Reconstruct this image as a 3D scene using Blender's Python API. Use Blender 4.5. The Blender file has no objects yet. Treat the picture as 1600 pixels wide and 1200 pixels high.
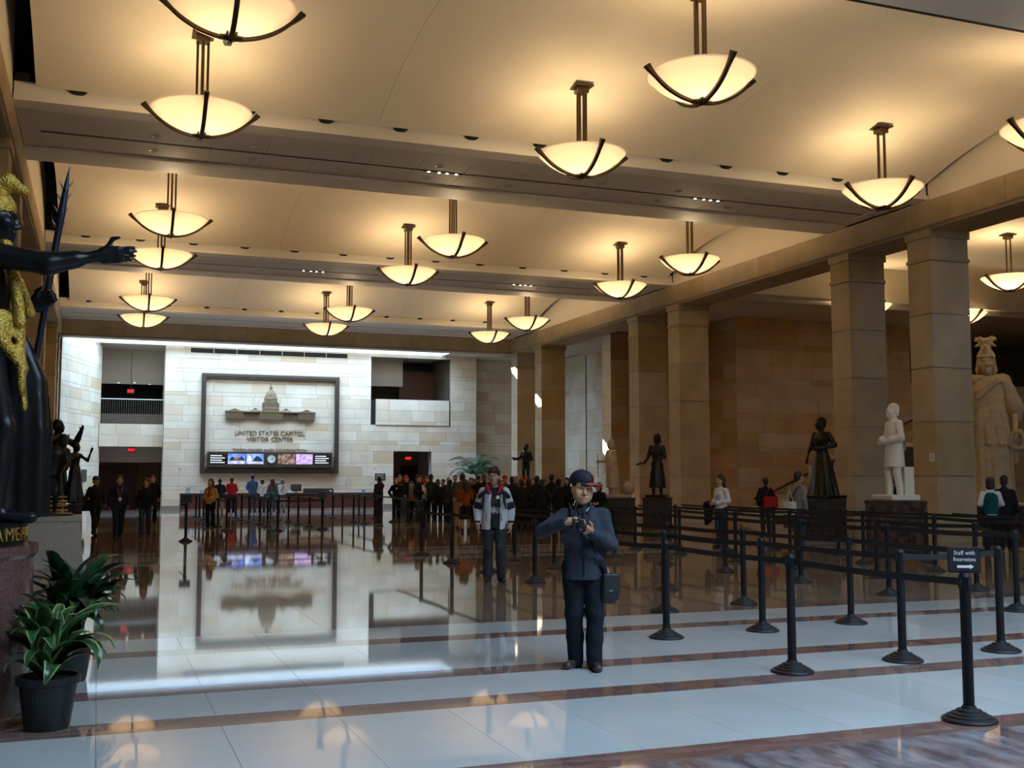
import bpy, bmesh, math, random
import numpy as np
from mathutils import Vector, Matrix, Euler

random.seed(7)
rng = np.random.default_rng(7)
SC = bpy.context.scene
COL = SC.collection
PI = math.pi

# ---------------------------------------------------------------- camera
CAM_H, YAW, PITCH, FPX = 1.65, 0.3595, 0.0855, 1717.3
cam_data = bpy.data.cameras.new('camera')
cam_data.sensor_width = 36.0
cam_data.lens = FPX * 36.0 / 1600.0
cam_data.clip_start, cam_data.clip_end = 0.1, 400
cam = bpy.data.objects.new('camera', cam_data)
cam.location = (0, 0, CAM_H)
cam.rotation_euler = (PI / 2 + PITCH, 0, -YAW)
COL.objects.link(cam)
SC.camera = cam

# ---------------------------------------------------------------- sky, sun, exposure
world = bpy.data.worlds.new('sky')
SC.world = world
world.use_nodes = True
bgn = world.node_tree.nodes['Background']
bgn.inputs[0].default_value = (0.50, 0.73, 1.0, 1)
bgn.inputs[1].default_value = 10.0
sun_data = bpy.data.lights.new('sun', 'SUN')
sun_data.energy = 20.0
sun_data.angle = 0.009
sun_data.color = (1.0, 0.95, 0.86)
sun = bpy.data.objects.new('sun', sun_data)
sun.location = (-20, 90, 50)
sun.rotation_euler = Vector((2.0, -1.82, -1.0)).to_track_quat('-Z', 'Y').to_euler()
COL.objects.link(sun)

def portal(name, loc, sx, sy):
    d = bpy.data.lights.new(name, 'AREA')
    d.shape = 'RECTANGLE'; d.size = sx; d.size_y = sy
    d.cycles.is_portal = True
    o = bpy.data.objects.new(name, d); o.location = loc
    COL.objects.link(o)
portal('skylight_portal', (8.4, 57.3, 10.2), 20.0, 4.8)
portal('skylight_portal', (9.0, 0.5, 10.2), 12.0, 9.0)

vs = SC.view_settings
vs.view_transform = 'Standard'; vs.look = 'None'; vs.gamma = 1.0; vs.use_curve_mapping = False
vs.exposure = 0.28
SC.cycles.use_denoising = True
SC.cycles.max_bounces = 8
SC.cycles.diffuse_bounces = 4
SC.cycles.glossy_bounces = 4
SC.cycles.transmission_bounces = 4
SC.cycles.sample_clamp_indirect = 6.0
SC.cycles.caustics_reflective = False
SC.cycles.caustics_refractive = False

# ---------------------------------------------------------------- where a pixel's ray meets the floor (for standing positions)
def G(px, py, z=0.0):
    fw = Vector((math.sin(YAW) * math.cos(PITCH), math.cos(YAW) * math.cos(PITCH), math.sin(PITCH)))
    r = Vector((math.cos(YAW), -math.sin(YAW), 0)); u = r.cross(fw)
    d = fw + r * ((px - 800) / FPX) - u * ((py - 600) / FPX)
    t = (z - CAM_H) / d.z
    return Vector((d.x * t, d.y * t, z))

# ---------------------------------------------------------------- objects
def link(o, parent=None):
    COL.objects.link(o)
    if parent is not None: o.parent = parent
    return o
def tag(o, label=None, cat=None, group=None, kind=None):
    if label: o['label'] = label
    if cat: o['category'] = cat
    if group: o['group'] = group
    if kind: o['kind'] = kind
    return o
def thing(name, label, cat, loc=(0, 0, 0), rz=0.0, group=None):
    o = bpy.data.objects.new(name, None)
    o.empty_display_size = 0.2
    o.location = loc; o.rotation_euler = (0, 0, rz)
    COL.objects.link(o)
    return tag(o, label, cat, group)
def copy_tree(o, parent=None, deep=True):
    c = o.copy(); COL.objects.link(c)
    if parent is not None: c.parent = parent
    for ch in o.children: copy_tree(ch, c)
    return c
def mob(name, me, mat=None, parent=None, loc=None, rot=None, scale=None, smooth=False):
    """one mesh object; the material sits on the object so that copies may share mesh data"""
    if not isinstance(me, bpy.types.Mesh):
        bm = me; me = bpy.data.meshes.new(name); bm.to_mesh(me); bm.free()
    if smooth and len(me.polygons): me.polygons.foreach_set('use_smooth', [True] * len(me.polygons))
    if len(me.materials) == 0: me.materials.append(mat)
    o = bpy.data.objects.new(name, me)
    if mat is not None and me.materials[0] != mat:
        o.material_slots[0].link = 'OBJECT'; o.material_slots[0].material = mat
    if loc is not None: o.location = loc
    if rot is not None: o.rotation_euler = rot
    if scale is not None: o.scale = scale
    return link(o, parent)

# ---------------------------------------------------------------- bmesh shapes
def b_box(bm, lo, hi, bev=0.0):
    x0, y0, z0 = lo; x1, y1, z1 = hi
    v = [bm.verts.new(p) for p in ((x0,y0,z0),(x1,y0,z0),(x1,y1,z0),(x0,y1,z0),(x0,y0,z1),(x1,y0,z1),(x1,y1,z1),(x0,y1,z1))]
    fs = [bm.faces.new([v[i] for i in q]) for q in ((3,2,1,0),(4,5,6,7),(0,1,5,4),(1,2,6,5),(2,3,7,6),(3,0,4,7))]
    if bev > 0:
        es = list({e for f in fs for e in f.edges})
        bmesh.ops.bevel(bm, geom=es, offset=bev, segments=2, affect='EDGES', profile=0.6)
    return bm
def box(lo, hi, bev=0.0):
    return b_box(bmesh.new(), lo, hi, bev)
def b_lathe(bm, prof, n=24, cap0=True, cap1=True, center=(0, 0, 0)):
    cx, cy, cz = center
    rings = []
    for r, z in prof:
        if r < 1e-5: rings.append([bm.verts.new((cx, cy, cz + z))])
        else: rings.append([bm.verts.new((cx + r*math.cos(2*PI*i/n), cy + r*math.sin(2*PI*i/n), cz + z)) for i in range(n)])
    for a, b in zip(rings, rings[1:]):
        for i in range(n):
            j = (i + 1) % n
            if len(a) == 1 and len(b) == 1: continue
            if len(a) == 1: bm.faces.new((a[0], b[j], b[i]))
            elif len(b) == 1: bm.faces.new((a[i], a[j], b[0]))
            else: bm.faces.new((a[i], a[j], b[j], b[i]))
    if cap0 and len(rings[0]) > 1: bm.faces.new(rings[0][::-1])
    if cap1 and len(rings[-1]) > 1: bm.faces.new(rings[-1])
    return bm
def lathe(prof, n=24, **k): return b_lathe(bmesh.new(), prof, n, **k)
def b_tube(bm, pts, rad, n=8, caps=True, flat=1.0):
    """tube through points; rad a number or a list; flat squeezes the cross-section sideways"""
    pts = [Vector(p) for p in pts]
    rads = rad if isinstance(rad, (list, tuple)) else [rad] * len(pts)
    rings = []; up = None
    for i, p in enumerate(pts):
        t = (pts[min(i+1, len(pts)-1)] - pts[max(i-1, 0)]).normalized()
        if up is None:
            up = Vector((0, 0, 1)) if abs(t.z) < 0.9 else Vector((1, 0, 0))
        s = t.cross(up).normalized(); up = s.cross(t).normalized()
        rings.append([bm.verts.new(p + (s*math.cos(2*PI*k/n)*flat + up*math.sin(2*PI*k/n)) * rads[i]) for k in range(n)])
    for a, b in zip(rings, rings[1:]):
        for k in range(n):
            j = (k + 1) % n
            bm.faces.new((a[k], a[j], b[j], b[k]))
    if caps:
        bm.faces.new(rings[0][::-1]); bm.faces.new(rings[-1])
    return bm
def tube(pts, rad, n=8, **k): return b_tube(bmesh.new(), pts, rad, n, **k)
def b_prism(bm, poly, z0, z1, axis='z'):
    """extrude a 2D outline; axis names the extrusion direction"""
    def P(a, b, c):
        return {'z': (a, b, c), 'y': (a, c, b), 'x': (c, a, b)}[axis]
    lo = [bm.verts.new(P(a, b, z0)) for a, b in poly]
    hi = [bm.verts.new(P(a, b, z1)) for a, b in poly]
    n = len(poly)
    bm.faces.new(lo[::-1]); bm.faces.new(hi)
    for i in range(n):
        j = (i + 1) % n
        bm.faces.new((lo[i], lo[j], hi[j], hi[i]))
    bmesh.ops.recalc_face_normals(bm, faces=bm.faces[:])
    return bm
def prism(poly, z0, z1, axis='z'): return b_prism(bmesh.new(), poly, z0, z1, axis)
def b_grid(bm, f, nu, nv):
    """surface f(u,v) -> point, u and v in 0..1"""
    vs_ = [[bm.verts.new(f(i/nu, j/nv)) for j in range(nv+1)] for i in range(nu+1)]
    for i in range(nu):
        for j in range(nv):
            bm.faces.new((vs_[i][j], vs_[i+1][j], vs_[i+1][j+1], vs_[i][j+1]))
    return bm

_unit = None
def unit_box():
    """cube from 0 to 1, shared by all plain stone blocks"""
    global _unit
    if _unit is None:
        _unit = bpy.data.meshes.new('stone_block'); bm = box((0,0,0),(1,1,1)); bm.to_mesh(_unit); bm.free()
        _unit.materials.append(None)
    return _unit
def ubox(name, lo, hi, mat, parent=None):
    o = bpy.data.objects.new(name, unit_box())
    o.material_slots[0].link = 'OBJECT'; o.material_slots[0].material = mat
    o.location = lo; o.scale = (hi[0]-lo[0], hi[1]-lo[1], hi[2]-lo[2])
    return link(o, parent)

# ---------------------------------------------------------------- lettering from the built-in font
def text_mesh(body, size, depth=0.0, align='CENTER', spacing=1.0, shear=0.0):
    c = bpy.data.curves.new('lettering', 'FONT')
    c.body = body; c.size = size; c.extrude = depth; c.align_x = align; c.align_y = 'CENTER'
    c.space_character = spacing; c.shear = shear; c.resolution_u = 3
    o = bpy.data.objects.new('lettering_source', c); COL.objects.link(o)
    dg = bpy.context.evaluated_depsgraph_get()
    me = bpy.data.meshes.new_from_object(o.evaluated_get(dg))
    bpy.data.objects.remove(o); bpy.data.curves.remove(c)
    me.materials.clear()
    return me

# ---------------------------------------------------------------- materials
def mat(name, col, rough=0.6, metal=0.0, var=0.0, scale=4.0, bump=0.0, bscale=40.0, rand=0.0, col2=None, detail=4.0,
        emit=None, estr=0.0, ior=1.5, spec=0.5, coat=0.0, stretch=None, sheen=0.0, ramp=(0.35, 0.65), accent=None):
    m = bpy.data.materials.new(name); m.use_nodes = True
    nt = m.node_tree; N, L = nt.nodes, nt.links
    b = N['Principled BSDF']
    b.inputs['Roughness'].default_value = rough; b.inputs['Metallic'].default_value = metal
    b.inputs['IOR'].default_value = ior; b.inputs['Specular IOR Level'].default_value = spec
    b.inputs['Coat Weight'].default_value = coat
    if sheen: b.inputs['Sheen Weight'].default_value = sheen
    c4 = (*col, 1)
    b.inputs['Base Color'].default_value = c4
    tc = None
    if var or bump or col2:
        tc = N.new('ShaderNodeNewGeometry')
        src = tc.outputs['Position']
        if stretch:
            mp = N.new('ShaderNodeMapping'); mp.inputs['Scale'].default_value = stretch
            L.new(src, mp.inputs['Vector']); src = mp.outputs['Vector']
    out = None
    if var or col2:
        n = N.new('ShaderNodeTexNoise'); n.inputs['Scale'].default_value = scale; n.inputs['Detail'].default_value = detail
        L.new(src, n.inputs['Vector'])
        r = N.new('ShaderNodeMapRange'); r.inputs[1].default_value = ramp[0]; r.inputs[2].default_value = ramp[1]
        L.new(n.outputs['Fac'], r.inputs[0])
        mx = N.new('ShaderNodeMix'); mx.data_type = 'RGBA'
        L.new(r.outputs[0], mx.inputs['Factor'])
        if col2: mx.inputs['A'].default_value = c4; mx.inputs['B'].default_value = (*col2, 1)
        else:
            mx.inputs['A'].default_value = tuple(max(0, x*(1-var)) for x in col) + (1,)
            mx.inputs['B'].default_value = tuple(min(1, x*(1+var)) for x in col) + (1,)
        out = mx.outputs['Result']
    if rand:
        oi = N.new('ShaderNodeObjectInfo')
        hv = N.new('ShaderNodeHueSaturation')
        mr = N.new('ShaderNodeMapRange'); mr.inputs[3].default_value = 1-rand; mr.inputs[4].default_value = 1+rand*0.6
        L.new(oi.outputs['Random'], mr.inputs[0]); L.new(mr.outputs[0], hv.inputs['Value'])
        mr2 = N.new('ShaderNodeMapRange'); mr2.inputs[3].default_value = 1.25; mr2.inputs[4].default_value = 0.85
        L.new(oi.outputs['Random'], mr2.inputs[0]); L.new(mr2.outputs[0], hv.inputs['Saturation'])
        if out is not None: L.new(out, hv.inputs['Color'])
        else: hv.inputs['Color'].default_value = c4
        out = hv.outputs['Color']
        if accent:                               # some stones are of another tone
            ml = N.new('ShaderNodeMath'); ml.operation = 'MULTIPLY'; ml.inputs[1].default_value = 7.31
            fr_ = N.new('ShaderNodeMath'); fr_.operation = 'FRACT'
            gt = N.new('ShaderNodeMapRange'); gt.inputs[1].default_value = accent[1]; gt.inputs[2].default_value = 1.0; gt.inputs[4].default_value = 0.85
            L.new(oi.outputs['Random'], ml.inputs[0]); L.new(ml.outputs[0], fr_.inputs[0]); L.new(fr_.outputs[0], gt.inputs[0])
            m2 = N.new('ShaderNodeMix'); m2.data_type = 'RGBA'; m2.inputs['B'].default_value = (*accent[0], 1)
            L.new(gt.outputs[0], m2.inputs['Factor']); L.new(out, m2.inputs['A']); out = m2.outputs['Result']
    if out is not None: L.new(out, b.inputs['Base Color'])
    if bump:
        n2 = N.new('ShaderNodeTexNoise'); n2.inputs['Scale'].default_value = bscale; n2.inputs['Detail'].default_value = 3
        L.new(src, n2.inputs['Vector'])
        bp = N.new('ShaderNodeBump'); bp.inputs['Strength'].default_value = bump; bp.inputs['Distance'].default_value = 0.02
        L.new(n2.outputs['Fac'], bp.inputs['Height']); L.new(bp.outputs['Normal'], b.inputs['Normal'])
    if emit:
        b.inputs['Emission Color'].default_value = (*emit, 1); b.inputs['Emission Strength'].default_value = estr
    return m

M = {}
M['stone'] = mat('limestone', (0.43, 0.335, 0.205), 0.62, var=0.10, scale=1.3, rand=0.10)
M['stone_far'] = mat('pale_limestone', (0.72, 0.64, 0.515), 0.6, var=0.07, scale=1.1, rand=0.09, accent=((0.60, 0.44, 0.26), 0.72))
M['stone_warm'] = mat('golden_limestone', (0.52, 0.36, 0.205), 0.62, var=0.08, scale=1.3, rand=0.09, accent=((0.42, 0.25, 0.12), 0.75))
M['mortar'] = mat('mortar', (0.26, 0.22, 0.17), 0.9)
M['plaster'] = mat('cream_plaster', (0.74, 0.66, 0.52), 0.75, var=0.02, scale=0.6)
M['trim_white'] = mat('white_trim_paint', (0.74, 0.69, 0.60), 0.6)
M['soffit'] = mat('soffit_panel', (0.62, 0.57, 0.50), 0.6)
M['black'] = mat('matt_black', (0.012, 0.012, 0.013), 0.8)
M['void'] = mat('dark_void', (0.02, 0.018, 0.016), 0.9)
M['white_marble'] = mat('white_floor_marble', (0.50, 0.51, 0.50), 0.035, var=0.05, scale=0.9, rand=0.05, ior=1.52)
M['red_marble'] = mat('red_floor_marble', (0.16, 0.085, 0.072), 0.04, col2=(0.25, 0.15, 0.125), scale=5.0, rand=0.08, stretch=(0.5, 2.5, 1), ior=1.52)
M['grey_marble'] = mat('veined_floor_marble', (0.12, 0.085, 0.085), 0.05, col2=(0.30, 0.27, 0.28), scale=3.2, rand=0.10, stretch=(2.4, 0.9, 1), detail=8, ior=1.52)
M['grout'] = mat('floor_grout', (0.36, 0.34, 0.31), 0.5)
M['tan_marble'] = mat('brown_field_marble', (0.27, 0.195, 0.135), 0.04, var=0.12, scale=1.2, rand=0.06, ior=1.52)
M['bronze'] = mat('lamp_bronze', (0.085, 0.055, 0.030), 0.35, 0.7)
M['metal_black'] = mat('stanchion_black', (0.008, 0.008, 0.009), 0.5, spec=0.25)
M['rubber_black'] = mat('base_black', (0.015, 0.015, 0.016), 0.5, spec=0.35)
M['belt'] = mat('belt_webbing', (0.008, 0.008, 0.009), 0.75)

# ================================================================ SETTING
XL, XR = -1.75, 20.3          # inner faces of the two colonnades
ZA, ZS = 8.2, 8.96            # underside and top of the stone architrave
YW = 60.0                     # far wall
BEAMS = [11.2, 24.97, 38.75, 52.4]
BAYS = [18.08, 31.86, 45.63]
PAIRS = [24.95, 38.35, 52.1]

def struct(name, me, m, parent=None, **k):
    o = mob(name, me, m, parent, **k)
    if parent is None: tag(o, kind='structure')
    return o

def split_intervals(u0, u1, cuts):
    out = [(u0, u1)]
    for a, b in cuts:
        nxt = []
        for s, e in out:
            if b <= s or a >= e: nxt.append((s, e)); continue
            if a > s: nxt.append((s, a))
            if b < e: nxt.append((b, e))
        out = nxt
    return [(s, e) for s, e in out if e - s > 0.02]

def stone_wall(name, loc, rz, w, h, m, holes=(), courses=(0.52, 0.52, 0.20), lens=(1.1, 2.1), thick=0.3, seed=1, gap=0.012, z0=0.0, phase=0):
    """ashlar wall, local x along it, face at y=0 looking to -y; every stone is an object"""
    R = random.Random(seed)
    zs = [z0]; k = phase
    while zs[-1] < h - 0.05:
        zs.append(min(h, zs[-1] + courses[k % len(courses)])); k += 1
    for x0, x1, za, zb in holes:
        for z in (za, zb):
            if z0 < z < h:
                near = min(range(len(zs)), key=lambda i: abs(zs[i] - z))
                if abs(zs[near] - z) < 0.22 and 0 < near < len(zs)-1: zs[near] = z
                else: zs.append(z)
    zs = sorted(set(zs))
    bm = bmesh.new()
    lev = sorted({z0, h, *[z for q in holes for z in q[2:] if z0 < z < h]})
    for a, b in zip(lev, lev[1:]):
        c = (a + b) / 2
        for s, e in split_intervals(0, w, [(q[0], q[1]) for q in holes if q[2] < c < q[3]]):
            b_box(bm, (s, 0.015, a), (e, thick, b))
    root = struct(name, bm, M['mortar'])
    root.location = loc; root.rotation_euler = (0, 0, rz)
    for a, b in zip(zs, zs[1:]):
        if b - a < 0.04: continue
        c = (a + b) / 2
        for s, e in split_intervals(0, w, [(q[0], q[1]) for q in holes if q[2] < c < q[3]]):
            u = s
            first = True
            while u < e - 1e-3:
                L_ = R.uniform(*lens) * (0.6 if first else 1.0)
                v = u + L_
                if e - v < 0.45: v = e
                ubox('stone_block', (u + gap/2, 0, a + gap/2), (v - gap/2, 0.13, b - gap/2), m, root)
                u = v; first = False
    return root

# ---------------------------------------------------------------- floor: marble slabs and stripes
floor = struct('floor', box((-16, -12, -0.3), (48, 70, -0.012)), M['grout'])
def slab(name, x0, x1, y0, y1, m, g=0.003):
    ubox(name, (x0 + g/2, y0 + g/2, -0.05), (x1 - g/2, y1 - g/2, 0.0), m, floor)
YS = []                                  # (start, end) of the dark stripes
for k in range(4):
    for y in (7.72, 8.92, 10.90, 12.10):
        YS.append((y + 13.78*k, y + 13.78*k + 0.35))
YS = [s for s in YS if s[1] < 54.4]
def view_x(y):                            # how far left and right the picture reaches at this depth
    return max(-1.7, -0.12*y - 0.6), min(20.2, 1.12*y + 1.0)
bands = []
prev = 6.15
for a, b in YS + [(54.6, 54.6)]:
    n_ = max(1, round((a - prev) / 2.2))
    for q in range(n_): bands.append((prev + (a - prev)*q/n_, prev + (a - prev)*(q+1)/n_, 'f' if a - prev > 5 else 'w'))
    if b > a: bands.append((a, b, 's'))
    prev = b
for a, b, t in bands:
    m = M[{'w': 'white_marble', 'f': 'tan_marble', 's': 'red_marble'}[t]]
    nm = {'w': 'floor_slab', 'f': 'floor_field_slab', 's': 'floor_stripe_tile'}[t]
    if b < 22.6:
        step = 0.785 if (t == 'w' and b < 13) else 1.57 if b < 13 else 2.355
        x0, x1 = view_x(b)
        k0 = math.floor((x0 - 0.04) / step); k1 = math.ceil((x1 - 0.04) / step)
        off = 0.785 if t == 's' and step > 1 else 0
        for k in range(k0, k1):
            slab(nm, max(XL, 0.04 + k*step), min(XR, 0.04 + (k+1)*step), a, b, m)
        if 0.04 + k0*step > XL: slab(nm, XL, 0.04 + k0*step, a, b, m)
        if 0.04 + k1*step < XR: slab(nm, 0.04 + k1*step, XR, a, b, m)
    else:
        slab(nm, XL, XR, a, b, m, 0.008)
# border and veined field close to the camera
for k in range(-2, 14):
    slab('floor_border_tile', -1.6 + k*1.4, -0.2 + k*1.4, 5.85, 6.15, M['red_marble'])
for k in range(-3, 15):
    for j in range(4):
        slab('floor_field_tile', -2 + k*1.3 + 0.3*(j % 2), -0.7 + k*1.3 + 0.3*(j % 2), 5.85 - (j+1)*1.1, 5.85 - j*1.1, M['grey_marble'])
slab('floor_field', -12, 45, -12, 1.45, M['grey_marble'])
# aisles and the far end
slab('floor_aisle', XR, 46, 1.45, 54.6, M['red_marble'], 0.01)
slab('floor_aisle', -12, XL, 1.45, 54.6, M['red_marble'], 0.01)
slab('floor_threshold', -12, 46, 54.6, 55.5, M['red_marble'], 0.01)
slab('floor_far_band', -12, 46, 55.5, 59.0, M['grey_marble'], 0.01)
slab('floor_far_band', -12, 46, 59.0, 69, M['red_marble'], 0.01)

# ---------------------------------------------------------------- columns and architraves
def column(x0, x1, y0, y1, z1=ZA, m=None):
    m = m or M['stone']
    g = 0.022
    zc = z1 - 0.82
    c = struct('column', box((x0+0.08, y0+0.08, 0), (x1-0.08, y1-0.08, z1)), M['mortar'])
    ubox('column_base', (x0-0.03, y0-0.03, 0), (x1+0.03, y1+0.03, 0.28), m, c)
    n = 5; z = 0.28; hh = (zc - 0.28) / n
    for k in range(n):
        ubox('stone_block', (x0+0.045, y0+0.045, z + k*hh + g/2), (x1-0.045, y1-0.045, z + (k+1)*hh - g/2), m, c)
    ubox('neck_moulding', (x0+0.015, y0+0.015, zc), (x1-0.015, y1-0.015, zc+0.09), m, c)
    ubox('stone_block', (x0+0.045, y0+0.045, zc+0.095), (x1-0.045, y1-0.045, z1-0.2), m, c)
    ubox('capital', (x0, y0, z1-0.195), (x1, y1, z1), m, c)
    return c
for s in (1, -1):
    xa, xb = (XR, XR + 1.35) if s > 0 else (XL - 1.35, XL)
    for yc in PAIRS:
        for ya in (yc - 2.15, yc + 1.2):
            column(xa, xb, ya, ya + 0.95)
    if s > 0: column(xa, xb, 9.2, 10.15); column(xa, xb, 12.5, 13.45)
def architrave(name, x0, x1, y0, y1, along='y', n=14):
    a = struct(name, box((x0+0.03, y0+0.03, ZA+0.03), (x1-0.03, y1-0.03, ZS)), M['mortar'])
    L0, L1 = (y0, y1) if along == 'y' else (x0, x1)
    st = (L1 - L0) / n
    for k in range(n):
        u0, u1 = L0 + k*st + 0.005, L0 + (k+1)*st - 0.005
        if along == 'y':
            ubox('stone_block', (x0, u0, ZA+0.10), (x1, u1, ZS-0.002), M['stone'], a)
            ubox('lower_moulding', (x0+0.04, u0, ZA), (x1-0.04, u1, ZA+0.09), M['stone'], a)
        else:
            ubox('stone_block', (u0, y0, ZA+0.10), (u1, y1, ZS-0.002), M['stone'], a)
            ubox('lower_moulding', (u0, y0+0.04, ZA), (u1, y1-0.04, ZA+0.09), M['stone'], a)
    return a
architrave('architrave', XR, XR+1.35, 6, 55.6)
architrave('architrave', XL-1.35, XL, 6, 55.6)
architrave('architrave', XL, XR, 54.2, 55.0, 'x', 8)

# ---------------------------------------------------------------- vaulted ceiling, bay by bay
def vz(d): return 10.10 - 0.0419 * d * d
ceil_root = struct('ceiling', box((-12, 8, 11.0), (46, 54.9, 11.2)), M['void'])  # unseen dark lid added over the vaults to stop sky light leaking in
for yc in BAYS:
    edges = [-1.35, 5.43, 13.1, 19.98]
    for x0, x1 in zip(edges, edges[1:]):
        bm = bmesh.new()
        hs = 4.58; n = 20
        lo = [(yc + hs*(2*i/n - 1), vz(hs*(2*i/n - 1))) for i in range(n+1)]
        poly = lo + [(yy, zz + 0.12) for yy, zz in reversed(lo)]
        b_prism(bm, poly, x0 + 0.004, x1 - 0.004, 'x')
        o = mob('ceiling_panel', bm, M['plaster'], ceil_root)
    # plastered lunettes over the architraves
    for x, nm in ((XR + 0.02, 'lunette'), (XL - 0.32, 'lunette')):
        mob(nm, box((x, yc - 4.75, ZS), (x + 0.3, yc + 4.75, 11.0)), M['plaster'], ceil_root)

M['slot'] = mat('dark_slot', (0.05, 0.045, 0.04), 0.7)
M['downlight_rim'] = mat('downlight_rim', (0.55, 0.5, 0.42), 0.3, 0.6)
M['downlight_on'] = mat('downlight_lit', (0.9, 0.8, 0.6), 0.5, emit=(1.0, 0.80, 0.52), estr=1.6)
dl_me = bpy.data.meshes.new('downlight'); _b = lathe([(0.055, 0.0), (0.10, -0.012), (0.115, 0.0), (0.115, 0.02)], 16, cap0=False, cap1=False); _b.to_mesh(dl_me); _b.free(); dl_me.materials.append(None)
dc_me = bpy.data.meshes.new('downlight_bulb'); _b = lathe([(0.06, 0.0), (0.05, 0.004)], 12); _b.to_mesh(dc_me); _b.free(); dc_me.materials.append(None)
can_me = bpy.data.meshes.new('uplight_can'); _b = lathe([(0.0, 0.0), (0.10, 0.012), (0.155, 0.05), (0.17, 0.12), (0.17, 0.18)], 16); _b.to_mesh(can_me); _b.free(); can_me.materials.append(None)

for bi, yb in enumerate(BEAMS):
    ya, yz = yb - 2.2, yb + 2.2
    if bi == 3: yz = 54.2
    ra, rb = yb - 0.96, yb + 1.2          # the recessed panel field
    zt = 9.36
    beam = struct('ceiling_beam', box((XL, ya + 0.10, ZS + 0.075), (XR, yz - 0.10, zt)), M['trim_white'])
    mob('beam_edge', box((XL, ya, ZS), (XR, ya + 0.55, ZS + 0.11)), M['trim_white'], beam)
    mob('beam_edge', box((XL, ya + 0.55, ZS + 0.03), (XR, ra, ZS + 0.11)), M['soffit'], beam)
    mob('beam_edge', box((XL, rb, ZS + 0.01), (XR, yz, ZS + 0.11)), M['trim_white'], beam)
    mob('beam_edge', box((XL, ra, ZS + 0.045), (XL + 0.35, rb, ZS + 0.11)), M['soffit'], beam)
    mob('beam_edge', box((XR - 0.35, ra, ZS + 0.045), (XR, rb, ZS + 0.11)), M['soffit'], beam)
    ys = yb - 0.02
    mob('light_slot', box((XL + 0.4, ys - 0.07, ZS + 0.066), (XR - 0.4, ys + 0.07, ZS + 0.11)), M['slot'], beam)
    if bi == 0: mob('gap_shade_strip', box((XL, yz - 0.09, ZS + 0.02), (XR, yz + 0.10, ZS + 0.26)), M['black'], beam)  # black strip put in as the shade of the gap behind the beam
    n = 18; st = (XR - XL - 0.7) / n
    for k in range(n):
        u0 = XL + 0.35 + k*st
        ubox('soffit_panel', (u0 + 0.006, ra + 0.02, ZS + 0.055), (u0 + st - 0.006, ys - 0.08, ZS + 0.10), M['soffit'], beam)
        ubox('soffit_panel', (u0 + 0.006, ys + 0.08, ZS + 0.055), (u0 + st - 0.006, rb - 0.02, ZS + 0.10), M['soffit'], beam)
    for k in range(10):
        for dy in (-0.90 + 0.42, 0.60):
            x = 0.97 + k*2.13 - 1.0*(bi == 0)
            if x > XR - 0.7: continue
            d = mob('downlight', dl_me, M['downlight_rim'], beam, (x, ys + dy, ZS + 0.052))
            mob('bulb', dc_me, M['downlight_on'] if (k * 7 + bi) % 5 == 0 else M['slot'], d, (0, 0, 0.004))
    for k in range(14):                    # uplight cans on the ledge below the vault edge
        x = -0.58 + k*1.64
        if x < XR - 0.4:
            mob('uplight_can', can_me, M['black'], beam, (x, ya + 0.06, 9.195))
            if bi < 3: mob('uplight_can', can_me, M['black'], beam, (x, yz - 0.06, 9.195))

# clusters of lit spots in the slots of the first two beams
M['spot'] = mat('spot_lit', (1, .9, .7), 0.4, emit=(1.0, 0.86, 0.62), estr=9.0)
for x, yb in ((7.6, 24.95), (14.9, 24.95), (7.0, 38.73), (15.0, 38.73)):
    sp = thing('slot_spotlights', 'small lit spotlights in the ceiling slot %s' % ({(7.6, 24.95): 'of the near beam, left cluster', (14.9, 24.95): 'of the near beam, right cluster', (7.0, 38.73): 'of the second beam, left cluster', (15.0, 38.73): 'of the second beam, right cluster'}[(x, yb)]), 'spotlight', (x, yb, ZS + 0.05), group='spotlight clusters in the beam slots')
    mob('rail', box((-0.5, -0.03, -0.01), (0.5, 0.03, 0.01)), M['slot'], sp)
    for k in (-0.36, -0.1, 0.1, 0.33):
        mob('spot_bulb', dc_me, M['spot'], sp, (k, 0, -0.022), scale=(0.6, 0.6, 3))

# ---------------------------------------------------------------- far end: stone wall, gallery openings, skylight
wf = stone_wall('wall_far', (3.15, YW, 0), 0, 17.2, 8.62, M['stone_far'],
                holes=((11.0, 15.63, 4.62, 8.42), (12.32, 14.52, 0.0, 3.15)), seed=5)
stone_wall('wall_far_recess', (20.35, 61.0, 0), 0, 5.2, 8.62, M['stone_far'], seed=6, lens=(1.4, 2.6))
stone_wall('wall_far_pier', (20.35, 60.14, 0), PI/2, 0.86, 8.62, M['stone_far'], seed=66, lens=(0.85, 0.9))
va = Vector((0.05 + 1.72, 60.6 - 54.9)); 
stone_wall('wall_angled', (-1.72, 54.9, 0), math.atan2(va.y, va.x), va.length, 8.62, M['stone_far'], seed=8, lens=(1.2, 2.2))
# jamb of the left opening (the end of the far wall)
struct('trim_1', box((3.15, YW + 0.02, 0), (3.27, YW + 1.2, 8.6)), M['trim_white'])
struct('baseboard_far', box((3.15, YW - 0.03, 0), (15.45, YW, 0.22)), M['mortar'])
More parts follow.
